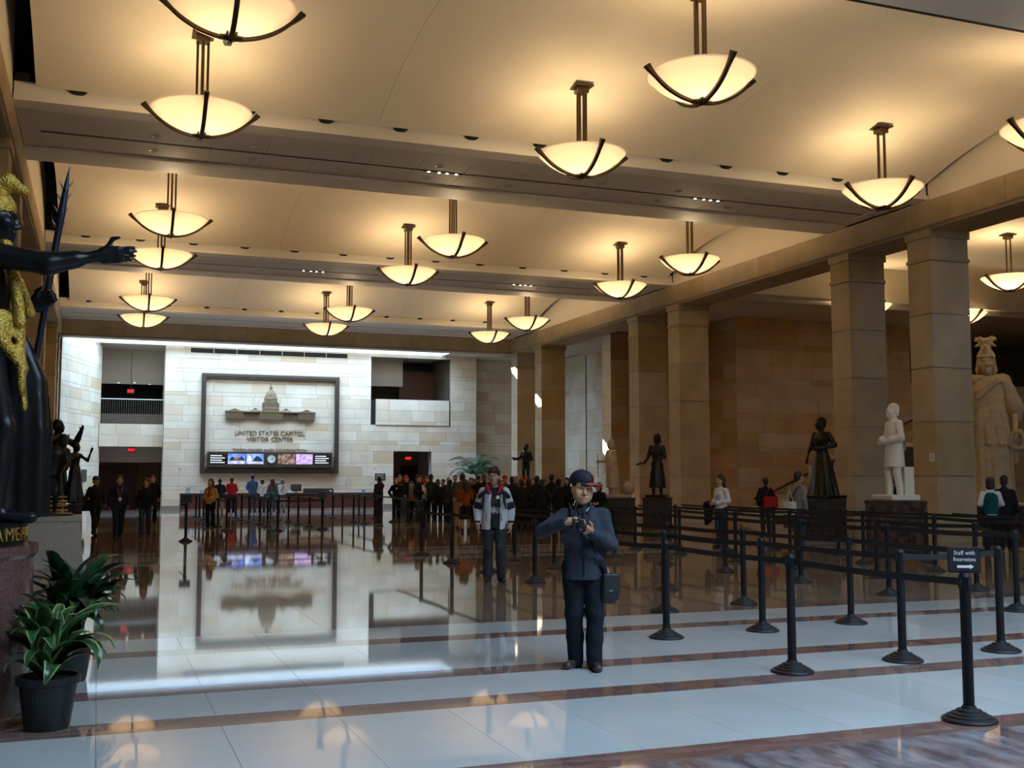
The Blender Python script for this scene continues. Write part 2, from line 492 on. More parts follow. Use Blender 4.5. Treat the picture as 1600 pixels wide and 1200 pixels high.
# skylight shaft
M['shaft'] = mat('skylight_shaft_paint', (0.40, 0.42, 0.44), 0.7)
sx0, sx1, sy0, sy1 = -1.5, 18.3, 55.0, 59.75
sk = struct('skylight_shaft', box((sx0, sy1, 8.62), (sx1, sy1 + 0.1, 10.3)), M['shaft'])
mob('shaft_side', box((sx0 - 0.1, sy0, 8.96), (sx0, sy1, 10.3)), M['shaft'], sk)
mob('shaft_side', box((sx1, sy0, 8.62), (sx1 + 0.1, sy1, 10.3)), M['shaft'], sk)
mob('shaft_side', box((sx0, sy0 - 0.1, 8.96), (sx1, sy0, 10.3)), M['shaft'], sk)
mob('shaft_rim', box((sx0, sy1 - 0.18, 8.56), (sx1, sy1, 8.70)), M['trim_white'], sk)
mob('shaft_rim', box((sx1 - 0.18, sy0, 8.56), (sx1, sy1, 8.70)), M['trim_white'], sk)
for k in range(1, 12):
    x = sx0 + (sx1 - sx0) * k / 12
    mob('glazing_bar', box((x - 0.05, sy0, 10.16), (x + 0.05, sy1, 10.3)), M['shaft'], sk)
struct('ceiling_far_soffit', box((sx1 + 0.1, 55.0, 8.62), (46, 62, 8.8)), M['trim_white'])
struct('ceiling_far_soffit', box((-12, YW + 0.1, 8.62), (20.4, 69, 8.8)), M['soffit'])
struct('ceiling_far_soffit', box((-12, 54.9, 8.62), (sx0 - 0.1, 69, 8.8)), M['soffit'])
# ventilation grille at the top of the far wall
vg = thing('air_grille', 'long dark ventilation grille high on the far stone wall', 'grille', (4.4, YW - 0.022, 8.28))
mob('backing', box((0, 0, 0), (8.4, 0.02, 0.24)), M['black'], vg)
for k in range(8): mob('divider', box((k*1.2 - 0.02 if k else 0, -0.012, 0), (k*1.2 + 0.02, 0, 0.24)), M['soffit'], vg)

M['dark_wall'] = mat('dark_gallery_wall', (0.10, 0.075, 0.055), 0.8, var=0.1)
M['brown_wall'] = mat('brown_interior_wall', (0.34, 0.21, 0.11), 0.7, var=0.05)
M['wood_dark'] = mat('dark_red_wood', (0.10, 0.035, 0.022), 0.45, var=0.2, scale=3, stretch=(1, 1, 8))
# left opening: gallery slab, solid upstand, railing, rooms behind
struct('gallery_slab', box((-1.5, YW + 0.5, 3.28), (3.25, 66, 3.75)), M['stone_far'])
gs = stone_wall('gallery_front', (0.0, YW + 0.35, 0), 0, 3.2, 4.46, M['stone_far'], z0=3.28, seed=12, courses=(0.6, 0.58), lens=(1.2, 2.0), thick=0.15)
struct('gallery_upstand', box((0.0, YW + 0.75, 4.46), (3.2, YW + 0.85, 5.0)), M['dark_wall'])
rl = thing('gallery_railing', 'thin metal railing with upright bars on the upper left gallery', 'railing', (0.0, YW + 0.7, 4.9))
M['steel'] = mat('brushed_steel', (0.35, 0.34, 0.32), 0.35, 0.9)
mob('top_rail', tube([(0, 0, 0.86), (3.18, 0, 0.86)], 0.035, 8), M['steel'], rl)
for k in range(28): mob('baluster', tube([(0.05 + k*0.114, 0, 0.0), (0.05 + k*0.114, 0, 0.86)], 0.010, 4), M['steel'], rl)
struct('wall_gallery_back', box((-2.5, 66, 0), (3.4, 66.2, 8.7)), M['brown_wall'])
struct('wall_gallery_side', box((3.27, YW + 1.2, 0), (3.45, 66, 8.7)), M['brown_wall'])
struct('wall_gallery_bulkhead', box((-1.5, 63.0, 6.75), (3.27, 63.2, 8.62)), M['soffit'])
struct('gallery_shade_sheet', box((-1.5, 65.0, 3.8), (3.27, 65.1, 6.9)), M['black'])  # black sheet stands in for the unlit depth of the upper gallery
struct('wall_lower_bulkhead', box((-1.5, 63.0, 2.5), (3.27, 63.15, 3.3)), M['soffit'])
dd = struct('door_1', box((-0.6, 65.9, 0), (2.1, 66.0, 2.35)), M['wood_dark'])
mob('door_leaf', box((-0.55, 65.86, 0.02), (0.72, 65.9, 2.3)), M['wood_dark'], dd)
mob('door_leaf', box((0.75, 65.86, 0.02), (2.05, 65.9, 2.3)), M['wood_dark'], dd)
M['exit_red'] = mat('exit_red', (0.8, 0.02, 0.02), 0.4, emit=(1.0, 0.02, 0.03), estr=2.2)
M['exit_case'] = mat('exit_case', (0.3, 0.02, 0.02), 0.5)
def exit_sign(loc, label, drop, w=0.36):
    e = thing('exit_sign', label, 'exit sign', loc, group='red exit signs')
    mob('housing', box((-w/2, 0, -0.13), (w/2, 0.08, 0.13), 0.01), M['exit_case'], e)
    mob('lettering', text_mesh('EXIT', 0.17, 0.004), M['exit_red'], e, (0, -0.012, 0), (PI/2, 0, 0))
    mob('hanger', tube([(0, 0.04, 0.13), (0, 0.04, drop)], 0.012, 6), M['steel'], e)
exit_sign((1.55, 62.85, 6.35), 'red exit sign in the dark upper left gallery', 2.27)
exit_sign((1.62, 60.9, 3.12), 'red exit sign over the lower left passage', 0.16)
# right balcony over the small door
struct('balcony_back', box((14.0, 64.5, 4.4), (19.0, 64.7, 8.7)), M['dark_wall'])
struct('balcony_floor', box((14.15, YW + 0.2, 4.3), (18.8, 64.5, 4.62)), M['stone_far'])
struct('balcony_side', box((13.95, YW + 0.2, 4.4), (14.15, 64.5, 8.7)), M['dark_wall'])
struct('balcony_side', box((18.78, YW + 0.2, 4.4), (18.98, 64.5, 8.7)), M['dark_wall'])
struct('balcony_bulkhead', box((14.15, 62.4, 7.0), (16.6, 62.6, 8.62)), M['soffit'])
struct('balcony_panel', box((16.6, 63.2, 4.6), (18.78, 63.3, 8.0)), M['wood_dark'])
stone_wall('balcony_parapet', (14.42, YW - 0.06, 0), 0, 4.28, 6.06, M['stone_far'], z0=4.62, courses=(0.2, 0.62, 0.62), lens=(1.2, 1.9), seed=31, thick=0.25)
for x in (14.15, 18.70): struct('balcony_gap_shade', box((x, YW + 0.1, 4.62), (x + 0.28 if x < 15 else x + 0.08, YW + 0.2, 6.0)), M['black'])  # black panels put in for the darkness of the side gaps
bulb_spots = [(0.9, 62.0, 6.72, 'gallery'), (2.5, 62.4, 6.72, 'gallery'), (1.7, 61.6, 6.72, 'gallery'), (15.1, 61.2, 8.6, 'balcony'), (17.1, 61.2, 8.6, 'balcony')]
for k, (x, yy, z, w_) in enumerate(bulb_spots):
    d = mob('ceiling_downlight', dl_me, M['downlight_rim'], None, (x, yy, z))
    tag(d, ['left', 'right', 'front', 'left', 'right'][k] + ' small lit downlight in the dark ' + w_ + ' ceiling', 'downlight', 'downlights of gallery and balcony')
    mob('bulb', dc_me, M['spot'], d, (0, 0, -0.006))
# room behind the small door
dr = struct('door_2', box((15.3, YW + 0.30, 3.15), (17.85, YW + 0.42, 3.4)), M['trim_white'])
mob('door_jamb', box((15.35, YW + 0.2, 0), (15.47, YW + 0.5, 3.15)), M['trim_white'], dr)
mob('door_jamb', box((17.67, YW + 0.2, 0), (17.79, YW + 0.5, 3.15)), M['trim_white'], dr)
struct('wall_passage_back', box((14.8, 65.0, 0), (18.6, 65.2, 4.3)), M['brown_wall'])
struct('wall_passage_side', box((14.7, YW + 0.4, 0), (14.85, 65.0, 4.3)), M['brown_wall'])
struct('wall_passage_side', box((18.3, YW + 0.4, 0), (18.45, 65.0, 4.3)), M['trim_white'])
struct('door_3', box((17.2, 64.85, 0), (18.2, 65.0, 2.4)), M['black'])
exit_sign((16.6, 61.0, 2.78), 'red exit sign inside the small doorway', 1.52)
mob_pl = thing('wall_plaque', 'small dark plaque on the far wall left of the doorway', 'plaque', (14.72, YW - 0.02, 1.72))
mob('plate', box((-0.3, 0, -0.2), (0.3, 0.02, 0.2), 0.006), M['slot'], mob_pl)
for k in range(4): mob('text_line', box((-0.22, -0.004, 0.12 - 0.07*k), (0.2 - 0.05*(k % 2), 0, 0.135 - 0.07*k)), M['soffit'], mob_pl)
mob_p2 = thing('wall_plaque', 'small dark plaque on the angled left wall', 'plaque', (-0.63, 58.25, 1.78), math.atan2(va.y, va.x))
mob('plate', box((-0.35, -0.03, -0.3), (0.35, 0.0, 0.3), 0.006), M['slot'], mob_p2)
for x, lab in ((4.05, 'small white switch plate on the far wall by the left passage'), (14.42, 'small white switch plate on the far wall above the dark plaque')):
    sw = thing('switch_plate', lab, 'switch', (x, YW - 0.02, 2.28 if x < 5 else 2.32))
    mob('plate', box((-0.09, 0, -0.12), (0.09, 0.02, 0.12), 0.004), M['trim_white'], sw)
    mob('toggle', box((-0.02, -0.012, -0.03), (0.02, 0.0, 0.03)), M['soffit'], sw)

# ---------------------------------------------------------------- right wing: side walls, soffits
stone_wall('wall_wing', (24.85, 39.5, 0), 0, 9.0, 8.4, M['stone_warm'], courses=(0.62, 0.62, 0.22), lens=(1.5, 2.9), seed=21)
stone_wall('wall_wing_return', (24.84, 42.0, 0), -PI/2, 2.485, 8.4, M['stone_warm'], courses=(0.62, 0.62, 0.22), lens=(1.2, 2.5), seed=22)
stone_wall('wall_wing_back', (22.2, 42.0, 0), 0, 2.65, 8.4, M['stone_warm'], courses=(0.62, 0.62, 0.22), lens=(1.2, 2.5), seed=23)
stone_wall('wall_cross', (21.9, 45.35, 0), 0, 3.4, 8.5, M['stone_warm'], courses=(0.62, 0.62, 0.22), lens=(1.2, 2.5), seed=24, thick=0.9)
stone_wall('wall_cross_end', (21.88, 46.28, 0), -PI/2, 0.92, 8.5, M['stone_far'], courses=(0.95, 0.95, 0.32), lens=(0.95, 1.0), seed=25)  # paler stone than the shaded cross wall: daylight put into the colour
stone_wall('wall_right', (25.2, 61.0, 0), -PI/2, 14.7, 8.6, M['stone_far'], courses=(0.95, 0.95, 0.32), lens=(1.6, 2.6), seed=26, holes=((5.55, 5.68, 0, 8.6), (8.2, 8.34, 0, 8.6)))
struct('wall_slot_shade', box((25.6, 46, 0), (25.7, 61, 8.6)), M['void'])  # dark sheet behind the wall slots stands in for their shade
stone_wall('wall_wing_parapet', (33.85, 39.5, 0), 0, 12.0, 5.9, M['stone_warm'], courses=(0.62, 0.62, 0.22), lens=(1.5, 2.9), seed=27)
struct('wall_wing_dark', box((33.85, 44, 0), (46, 44.2, 10.8)), M['dark_wall'])
struct('ceiling_wing_soffit', box((XR + 1.35, 35.6, 8.4), (46, 54.9, 8.6)), M['plaster'])
struct('ceiling_wing_band', box((XR + 1.35, 35.0, 8.55), (46, 35.6, 8.8)), M['trim_white'])
struct('ceiling_wing', box((XR + 1.35, 5, 9.9), (46, 35.6, 10.1)), M['plaster'])
struct('ceiling_wing_fascia', box((XR + 1.35, 35.0, 8.8), (46, 35.2, 9.9)), M['plaster'])
struct('ceiling_wing_edge', box((XR + 1.35, 5, 8.6), (XR + 2.0, 35.0, 9.9)), M['plaster'])
struct('wall_wing_side', box((45.8, -12, 0), (46, 69, 11)), M['stone_warm'])
# left aisle
stone_wall('wall_left', (-5.2, 20, 0), PI/2, 40, 8.6, M['stone_warm'], courses=(0.95, 0.95, 0.32), lens=(2.2, 4.2), seed=41)
struct('ceiling_left_aisle', box((-5.6, 5, 8.6), (XL - 1.35, 61, 8.8)), M['plaster'])
# pilaster strips on the left wall
for k in range(8): struct('pilaster', box((-5.22, 27 + k*3.4, 0), (-4.95, 27.6 + k*3.4, 8.6)), M['stone'])
# behind the camera
struct('wall_back', box((-12, -12.2, 0), (46, -12, 11)), M['stone'])
struct('wall_left_back', box((-12, -12, 0), (-11.8, 20, 11)), M['stone'])
struct('wall_outer_left', box((-12, 20, 0), (-11.8, 69, 11)), M['void'])
struct('wall_outer_far', box((-12, 69, 0), (46, 69.2, 11)), M['void'])
nx0, nx1, ny0, ny1 = 3.0, 15.0, -4.0, 5.0
ns = struct('ceiling_entrance', box((-12, -12, 9.0), (nx0, 9.0, 9.2)), M['plaster'])
for lo, hi in (((nx1, -12, 9.0), (46, 5.0, 9.2)), ((nx1, 5.0, 9.0), (XR + 1.35, 9.0, 9.2)), ((nx0, -12, 9.0), (nx1, ny0, 9.2)), ((nx0, ny1, 9.0), (nx1, 9.0, 9.2))):
    mob('ceiling_panel', box(lo, hi), M['plaster'], ns)
for lo, hi in (((nx0 - 0.1, ny0, 9.2), (nx0, ny1, 10.3)), ((nx1, ny0, 9.2), (nx1 + 0.1, ny1, 10.3)), ((nx0, ny0 - 0.1, 9.2), (nx1, ny0, 10.3)), ((nx0, ny1, 9.2), (nx1, ny1 + 0.1, 10.3))):
    mob('shaft_side', box(lo, hi), M['shaft'], ns)
for k in range(1, 10):
    x = nx0 + (nx1 - nx0) * k / 10
    mob('glazing_bar', box((x - 0.05, ny0, 10.15), (x + 0.05, ny1, 10.3)), M['shaft'], ns)
for k in (1, 2):
    yy = ny0 + (ny1 - ny0) * k / 3
    mob('glazing_bar', box((nx0, yy - 0.06, 10.1), (nx1, yy + 0.06, 10.25)), M['shaft'], ns)
struct('ceiling_roof', box((-12, 9.0, 9.4), (46, 9.2, 11.0)), M['void'])
struct('skylight_glare_block', box((-12, 54.78, 8.97), (46, 54.88, 11.0)), M['void'])  # unseen dark sheet added to block skylight glare above the architrave

# ================================================================ PENDANT LAMPS
def glass_mat():
    m = bpy.data.materials.new('alabaster_glass'); m.use_nodes = True
    nt = m.node_tree; N, L = nt.nodes, nt.links
    N.clear()
    out = N.new('ShaderNodeOutputMaterial')
    tr = N.new('ShaderNodeBsdfTranslucent'); tr.inputs[0].default_value = (0.90, 0.76, 0.52, 1)
    df = N.new('ShaderNodeBsdfDiffuse'); df.inputs[0].default_value = (0.80, 0.68, 0.50, 1)
    em = N.new('ShaderNodeEmission'); em.inputs[0].default_value = (1.0, 0.70, 0.47, 1); em.inputs[1].default_value = 0.26
    mx = N.new('ShaderNodeMixShader'); mx.inputs[0].default_value = 0.32
    ad = N.new('ShaderNodeAddShader')
    L.new(df.outputs[0], mx.inputs[1]); L.new(tr.outputs[0], mx.inputs[2])
    L.new(mx.outputs[0], ad.inputs[0]); L.new(em.outputs[0], ad.inputs[1])
    L.new(ad.outputs[0], out.inputs[0])
    return m
M['glass'] = glass_mat()
LAMP_COL = (1.0, 0.73, 0.42)
def lamp_proto():
    r = thing('pendant_lamp', 'lamp', 'pendant lamp', (0, 0, 0))
    RB, DB = 0.90, 0.43                      # rim radius and depth of the bowl; origin at the bottom of the bowl
    Rs = (RB*RB + DB*DB) / (2*DB)
    prof = []
    amax = math.asin(RB / Rs)
    for k in range(15):
        a = amax * k / 14
        prof.append((Rs*math.sin(a), Rs - Rs*math.cos(a)))
    bm = lathe([(max(p[0], 0), p[1]) for p in prof], 40, cap0=False, cap1=False)
    mob('bowl', bm, M['glass'], r, smooth=True)
    bm = lathe([(RB - 0.01, DB - 0.012), (RB + 0.012, DB - 0.008), (RB + 0.012, DB + 0.008), (RB - 0.01, DB + 0.008), (RB - 0.01, DB - 0.012)], 40, cap0=False, cap1=False)
    mob('rim', bm, M['glass'], r, smooth=True)
    for q in range(4):                        # curved straps with hooked tips
        bm = bmesh.new()
        def P(t, w, hgt):
            a = amax * 1.10 * t
            rr = (Rs + 0.025 + hgt)
            x, z = rr*math.sin(a), Rs - rr*math.cos(a)
            return (x, w, z)
        n = 14
        secs = []
        for k in range(n + 1):
            t = k / n
            hw = 0.036 if t < 0.86 else 0.036 * (1.0 + 0.25*(t-0.86)/0.14)
            hh = 0.045 + (0.05 * (t - 0.8) / 0.2 if t > 0.8 else 0)
            secs.append([bm.verts.new(P(t, -hw, 0)), bm.verts.new(P(t, hw, 0)), bm.verts.new(P(t, hw, hh)), bm.verts.new(P(t, -hw, hh))])
        for a, b in zip(secs, secs[1:]):
            for i in range(4):
                j = (i + 1) % 4
                bm.faces.new((a[i], a[j], b[j], b[i]))
        bm.faces.new(secs[-1]); bm.faces.new(secs[0][::-1])
        bmesh.ops.recalc_face_normals(bm, faces=bm.faces[:])
        s = mob('strap', bm, M['bronze'], r, rot=(0, 0, q*PI/2))
        mob('cross_pin', box((0.80, -0.085, DB - 0.05), (0.825, 0.085, DB - 0.025)), M['bronze'], s)
    for q, (lo, hi) in enumerate((((-0.16, -0.075, -0.05), (0.16, -0.05, -0.02)), ((-0.16, 0.05, -0.05), (0.16, 0.075, -0.02)), ((-0.075, -0.16, -0.03), (-0.05, 0.16, 0.0)), ((0.05, -0.16, -0.03), (0.075, 0.16, 0.0)))):
        mob('finial_bar', box(lo, hi), M['bronze'], r)
    mob('finial', lathe([(0.0, -0.10), (0.035, -0.08), (0.05, -0.03), (0.03, 0.02)], 12), M['bronze'], r)
    for sx, sy in ((1, 0), (-1, 0), (0, 1), (0, -1)):
        mob('rod', tube([(sx*0.095, sy*0.095, 0.10), (sx*0.095, sy*0.095, 1.86)], 0.026, 6), M['bronze'], r)
    mob('canopy', box((-0.20, -0.20, 1.86), (0.20, 0.20, 1.90), 0.01), M['bronze'], r)
    mob('canopy_block', box((-0.12, -0.12, 1.74), (0.12, 0.12, 1.86), 0.01), M['bronze'], r)
    mob('bulb_holder', lathe([(0.03, 0.10), (0.10, 0.12), (0.10, 0.20), (0.04, 0.22)], 16), M['bronze'], r)
    return r
LP = lamp_proto()
rows = [15.65, 20.50, 29.43, 34.28, 43.21, 48.06]
colsx = [1.594, 9.265, 16.936]
row_words = ['nearest row', 'second row', 'third row', 'fourth row', 'fifth row', 'farthest row']
col_words = ['left', 'middle', 'right']
first = True
def put_lamp(x, y, z, label, group, sc=1.0, power=112):
    global first
    o = LP if first else copy_tree(LP)
    first = False
    o.location = (x, y, z); o.scale = (sc, sc, sc)
    tag(o, label, 'pendant lamp', group)
    d = bpy.data.lights.new('lamp_light', 'POINT'); d.energy = power; d.color = LAMP_COL; d.shadow_soft_size = 0.16*sc
    lo = bpy.data.objects.new('lamp_light', d); lo.location = (0, 0, 0.30); COL.objects.link(lo); lo.parent = o
    return o
for r_, yy in enumerate(rows):
    for c_, xx in enumerate(colsx):
        # each lamp hangs from the vault: rods are 1.9 long
        bay = BAYS[r_ // 2]
        top = vz(yy - bay)
        put_lamp(xx, yy, top - 1.905, 'glowing bowl pendant lamp with bronze straps, %s lamp of the %s' % (col_words[c_], row_words[r_]), 'bowl pendants under the hall vaults')
for k, (px, py, zz, lab) in enumerate(((1578, 453, 7.98, 'glowing bowl pendant lamp in the right wing above the tall plaster statue'),
                                  (1356, 494, 7.98, 'glowing bowl pendant lamp in the right wing half hidden by the second column'),
                                  (1506, 506, 7.98, 'glowing bowl pendant lamp in the right wing half hidden by the nearest column'))):
    g_ = G(px, py, zz)
    put_lamp(g_.x, g_.y, zz, lab, 'bowl pendants in the right wing', 1.0 if k else 1.0, 230)

# ================================================================ QUEUE STANCHIONS
def stanchion_proto():
    r = thing('stanchion', 'post', 'stanchion')
    prof = [(0.0, 0.0), (0.178, 0.0), (0.182, 0.012), (0.176, 0.022), (0.150, 0.028), (0.147, 0.040), (0.118, 0.046), (0.114, 0.058), (0.086, 0.064), (0.082, 0.078), (0.050, 0.086), (0.044, 0.105), (0.0, 0.106)]
    mob('base', lathe(prof, 28, cap0=False, cap1=False), M['rubber_black'], r)
    mob('pole', lathe([(0.037, 0.09), (0.037, 0.90)], 18), M['metal_black'], r, smooth=False)
    mob('head', lathe([(0.038, 0.885), (0.043, 0.89), (0.043, 0.975), (0.038, 0.985), (0.031, 1.0), (0.0, 1.003)], 18), M['metal_black'], r)
    for q in range(4):
        mob('belt_clip', box((0.038, -0.014, 0.905), (0.049, 0.014, 0.965)), M['rubber_black'], r, rot=(0, 0, q*PI/2))
    return r
ST = stanchion_proto()
st_first = True
posts = {}
def post(x, y, label, group, rz=0.0):
    global st_first
    o = ST if st_first else copy_tree(ST)
    st_first = False
    o.location = (x, y, 0); o.rotation_euler = (0, 0, rz)
    tag(o, label, 'stanchion', group)
    return o
def belt(o, a, b, sag=0.02):
    """webbing from post o at a to the next post at b, a part of the post that holds its reel"""
    a, b = Vector(a), Vector(b)
    d = (b - a); L_ = d.length; u = d.normalized()
    n = 6; bm = bmesh.new(); t = 0.0018; hh = 0.025; zc = 0.937
    nrm = Vector((-u.y, u.x))
    secs = []
    for k in range(n + 1):
        f = k / n
        s = 0.042 + (L_ - 0.092) * f
        z = zc - sag * 4 * f * (1 - f)
        p = u * s
        secs.append([bm.verts.new((p.x + nrm.x*t*e, p.y + nrm.y*t*e, z + hh*g)) for e, g in ((-1, -1), (1, -1), (1, 1), (-1, 1))])
    for A, B in zip(secs, secs[1:]):
        for i in range(4):
            j = (i + 1) % 4
            bm.faces.new((A[i], A[j], B[j], B[i]))
    bm.faces.new(secs[0][::-1]); bm.faces.new(secs[-1])
    bmesh.ops.recalc_face_normals(bm, faces=bm.faces[:])
    return mob('belt', bm, M['belt'], o)
LANES = [
    ('first lane on the left', [(5.62, 6.08), (5.60, 8.10), (5.57, 10.27), (5.55, 12.45)]),
    ('second lane', [(6.88, 8.24), (6.80, 10.37), (6.64, 12.28), (6.60, 14.40), (6.56, 16.42), (6.54, 18.55), (6.52, 20.67), (6.58, 23.05)]),
    ('third lane', [(8.14, 8.36), (8.10, 10.55), (8.01, 12.64), (7.95, 14.62), (7.93, 16.75), (7.91, 18.84), (7.95, 21.0)]),
    ('fourth lane', [(10.78, 10.78), (10.55, 12.88), (10.52, 14.93), (10.42, 17.02), (10.30, 19.0), (10.17, 20.97), (8.85, 23.44)]),
    ('fifth lane', [(12.24, 13.0), (12.18, 15.15), (12.06, 17.2), (11.97, 19.16), (11.93, 21.35), (11.82, 23.25)]),
    ('sixth lane', [(14.15, 13.9), (14.05, 15.9), (14.04, 17.85), (13.7, 19.8), (13.45, 21.9), (13.3, 24.0)]),
    ('seventh lane', [(16.0, 15.6), (15.4, 17.65), (15.0, 19.9), (14.85, 22.1), (14.75, 24.3)]),
]
ordn = ['nearest', 'second', 'third', 'fourth', 'fifth', 'sixth', 'seventh', 'eighth']
P_OBJ = {}
for li, (nm, pts) in enumerate(LANES):
    objs = []
    for k, (x, y) in enumerate(pts):
        o = post(x, y, ('black belt stanchion topped by the staff sign, nearest to the camera' if (li, k) == (0, 0) else
                        'black belt stanchion, %s post of the %s of the right queue' % (ordn[k], nm)), 'stanchions of the right queue')
        objs.append(o); P_OBJ[(li, k)] = o
    for k in range(len(pts) - 1):
        belt(objs[k], pts[k], pts[k+1], random.uniform(0.008, 0.03))
for (a, ka), (b, kb) in (((1, 0), (2, 0)), ((2, 6), (3, 6)), ((3, 0), (4, 0)), ((4, 5), (5, 5)), ((5, 0), (6, 0)), ((0, 3), (1, 3))):
    belt(P_OBJ[(a, ka)], LANES[a][1][ka], LANES[b][1][kb], 0.02)
# the far queue in front of the information desk
FAR = [
    ('leftmost far lane', [(3.88, 36.04), (3.87, 38.69), (3.9, 41.0), (3.95, 43.4), (4.0, 45.57), (3.98, 47.26), (4.0, 49.2)]),
    ('lane behind the yellow jacket', [(5.33, 35.09), (5.45, 38.1), (5.50, 40.32), (5.36, 42.3), (5.35, 44.5), (5.4, 46.8)]),
    ('middle far lane', [(6.84, 35.66), (6.83, 37.82), (6.78, 39.84), (6.75, 41.78), (6.72, 44.0), (6.75, 46.4)]),
    ('lane by the phone man', [(9.11, 37.32), (9.12, 39.5), (9.15, 41.46), (9.18, 43.62), (9.20, 45.65), (9.25, 48.0)]),
    ('rightmost far lane', [(9.75, 33.9), (10.1, 37.1), (10.5, 40.7), (10.72, 44.6), (10.9, 48.3)]),
]
F_OBJ = {}
for li, (nm, pts) in enumerate(FAR):
    objs = []
    for k, (x, y) in enumerate(pts):
        o = post(x, y, 'black stanchion, %s post of the %s of the desk queue' % (ordn[k], nm), 'stanchions before the information desk')
        objs.append(o); F_OBJ[(li, k)] = o
    for k in range(len(pts) - 1):
        belt(objs[k], pts[k], pts[k+1], random.uniform(0.008, 0.03))
belt(F_OBJ[(0, 6)], FAR[0][1][6], FAR[1][1][5], 0.02)
belt(F_OBJ[(2, 5)], FAR[2][1][5], FAR[3][1][5], 0.02)
belt(F_OBJ[(1, 0)], FAR[1][1][0], FAR[2][1][0], 0.02)
# single post with an unreadable card holder at the left
M['card'] = mat('sign_card', (0.02, 0.02, 0.022), 0.35)
M['sign_white'] = mat('sign_white', (0.82, 0.84, 0.88), 0.5)
def sign_holder(o, w, h, z0, tilt=0.0, rz=0.0, plain=True):
    s = mob('sign_holder', box((-w/2, -0.012, z0), (w/2, 0.012, z0 + h), 0.004), M['card'], o, rot=(0, 0, rz))
    return s
e1 = post(2.21, 30.2, 'lone black stanchion with a dark sign holder left of the far queue', 'stanchions before the information desk')
sign_holder(e1, 0.28, 0.20, 1.0, rz=-0.07)
sign_holder(F_OBJ[(2, 0)], 0.26, 0.2, 1.0, rz=-0.1)
sign_holder(F_OBJ[(0, 0)], 0.36, 0.1, 1.0, rz=-0.1)
# sign on the nearest post
sp = P_OBJ[(0, 0)]
rzs = -math.atan2(5.62, 6.08) + 0.25
sh = mob('sign_frame', box((-0.108, -0.012, 1.0), (0.108, 0.012, 1.175), 0.004), M['rubber_black'], sp, rot=(0, 0, rzs))
mob('sign_face', box((-0.098, -0.015, 1.01), (0.098, -0.012, 1.165)), M['card'], sh)
mob('lettering', text_mesh('Staff with', 0.040, 0.0006, spacing=1.02), M['sign_white'], sh, (0, -0.0162, 1.136), (PI/2, 0, 0), (0.92, 1, 1))
mob('lettering', text_mesh('Reservations', 0.040, 0.0006, spacing=1.0), M['sign_white'], sh, (0, -0.0162, 1.092), (PI/2, 0, 0), (0.72, 1, 1))
mob('arrow', prism([(-0.055, -0.009), (0.03, -0.009), (0.03, -0.017), (0.056, 0.0), (0.03, 0.017), (0.03, 0.009), (-0.055, 0.009)], -0.0168, -0.0155, 'y'), M['sign_white'], sh, (0.005, 0, 1.043))
mob('sign_neck', box((-0.02, -0.01, 0.995), (0.02, 0.01, 1.01)), M['rubber_black'], sp, rot=(0, 0, rzs))

# ================================================================ SIGN BOARD ON THE FAR WALL
M['frame'] = mat('bronze_frame', (0.075, 0.06, 0.05), 0.4, 0.3)
M['relief'] = mat('relief_bronze', (0.20, 0.155, 0.10), 0.45, 0.35, var=0.12, scale=9)
M['letters'] = mat('letter_bronze', (0.27, 0.20, 0.12), 0.4, 0.3)
F0 = Vector((0, YW, 0))
fr = thing('wall_frame', 'huge dark bronze frame around the relief and lettering on the far wall', 'frame', (8.67, YW - 0.002, 4.55))
w2, h0, h1 = 3.66, -2.65, 2.64
for nm, lo, hi in (('frame_left', (-w2, -0.22, h0), (-w2 + 0.23, 0, h1)), ('frame_right', (w2 - 0.23, -0.22, h0), (w2, 0, h1)), ('frame_top', (-w2 + 0.23, -0.22, h1 - 0.25), (w2 - 0.23, 0, h1)), ('frame_bottom', (-w2 + 0.23, -0.22, h0), (w2 - 0.23, 0, h0 + 0.27))):
    p = mob(nm, box(lo, hi, 0.015), M['frame'], fr)
    c = [(lo[i] + hi[i]) / 2 for i in range(3)]
    if hi[0] - lo[0] < 1: mob('bead', box((c[0] - 0.03, -0.25, lo[2] + 0.1), (c[0] + 0.03, -0.21, hi[2] - 0.1), 0.008), M['frame'], p)
    else: mob('bead', box((lo[0], -0.25, c[2] - 0.03), (hi[0], -0.21, c[2] + 0.03), 0.008), M['frame'], p)
# the building relief
bd = thing('building_relief', 'bronze relief of a domed building with long wings inside the frame', 'relief', (8.64, YW - 0.003, 4.80))
def RB(nm, lo, hi, bev=0.008, par=None): return mob(nm, box(lo, hi, bev), M['relief'], par or bd)
RB('wing', (-2.37, -0.12, 0.0), (2.37, 0, 0.38)); 
for x0, x1 in ((-2.37, -1.45), (-0.62, 0.62), (1.45, 2.37)):
    b_ = RB('pavilion', (x0, -0.20, -0.02), (x1, -0.10, 0.44))
    xc = (x0 + x1) / 2
    mob('pediment', prism([(xc - 0.3, 0.44), (xc + 0.3, 0.44), (xc, 0.56)], -0.20, -0.08, 'y'), M['relief'], b_)
    n = 9
    for k in range(n):
        mob('pilaster', box((x0 + 0.06 + (x1-x0-0.12)*k/(n-1) - 0.012, -0.225, 0.02), (x0 + 0.06 + (x1-x0-0.12)*k/(n-1) + 0.012, -0.20, 0.38)), M['relief'], b_)
for x0, x1 in ((-1.40, -0.68), (0.68, 1.40)):
    for k in range(7): mob('window_strip', box((x0 + 0.05 + k*0.1, -0.135, 0.05), (x0 + 0.085 + k*0.1, -0.12, 0.33)), M['frame'], bd)
RB('cornice', (-2.40, -0.23, 0.36), (2.40, 0, 0.42), 0.004)
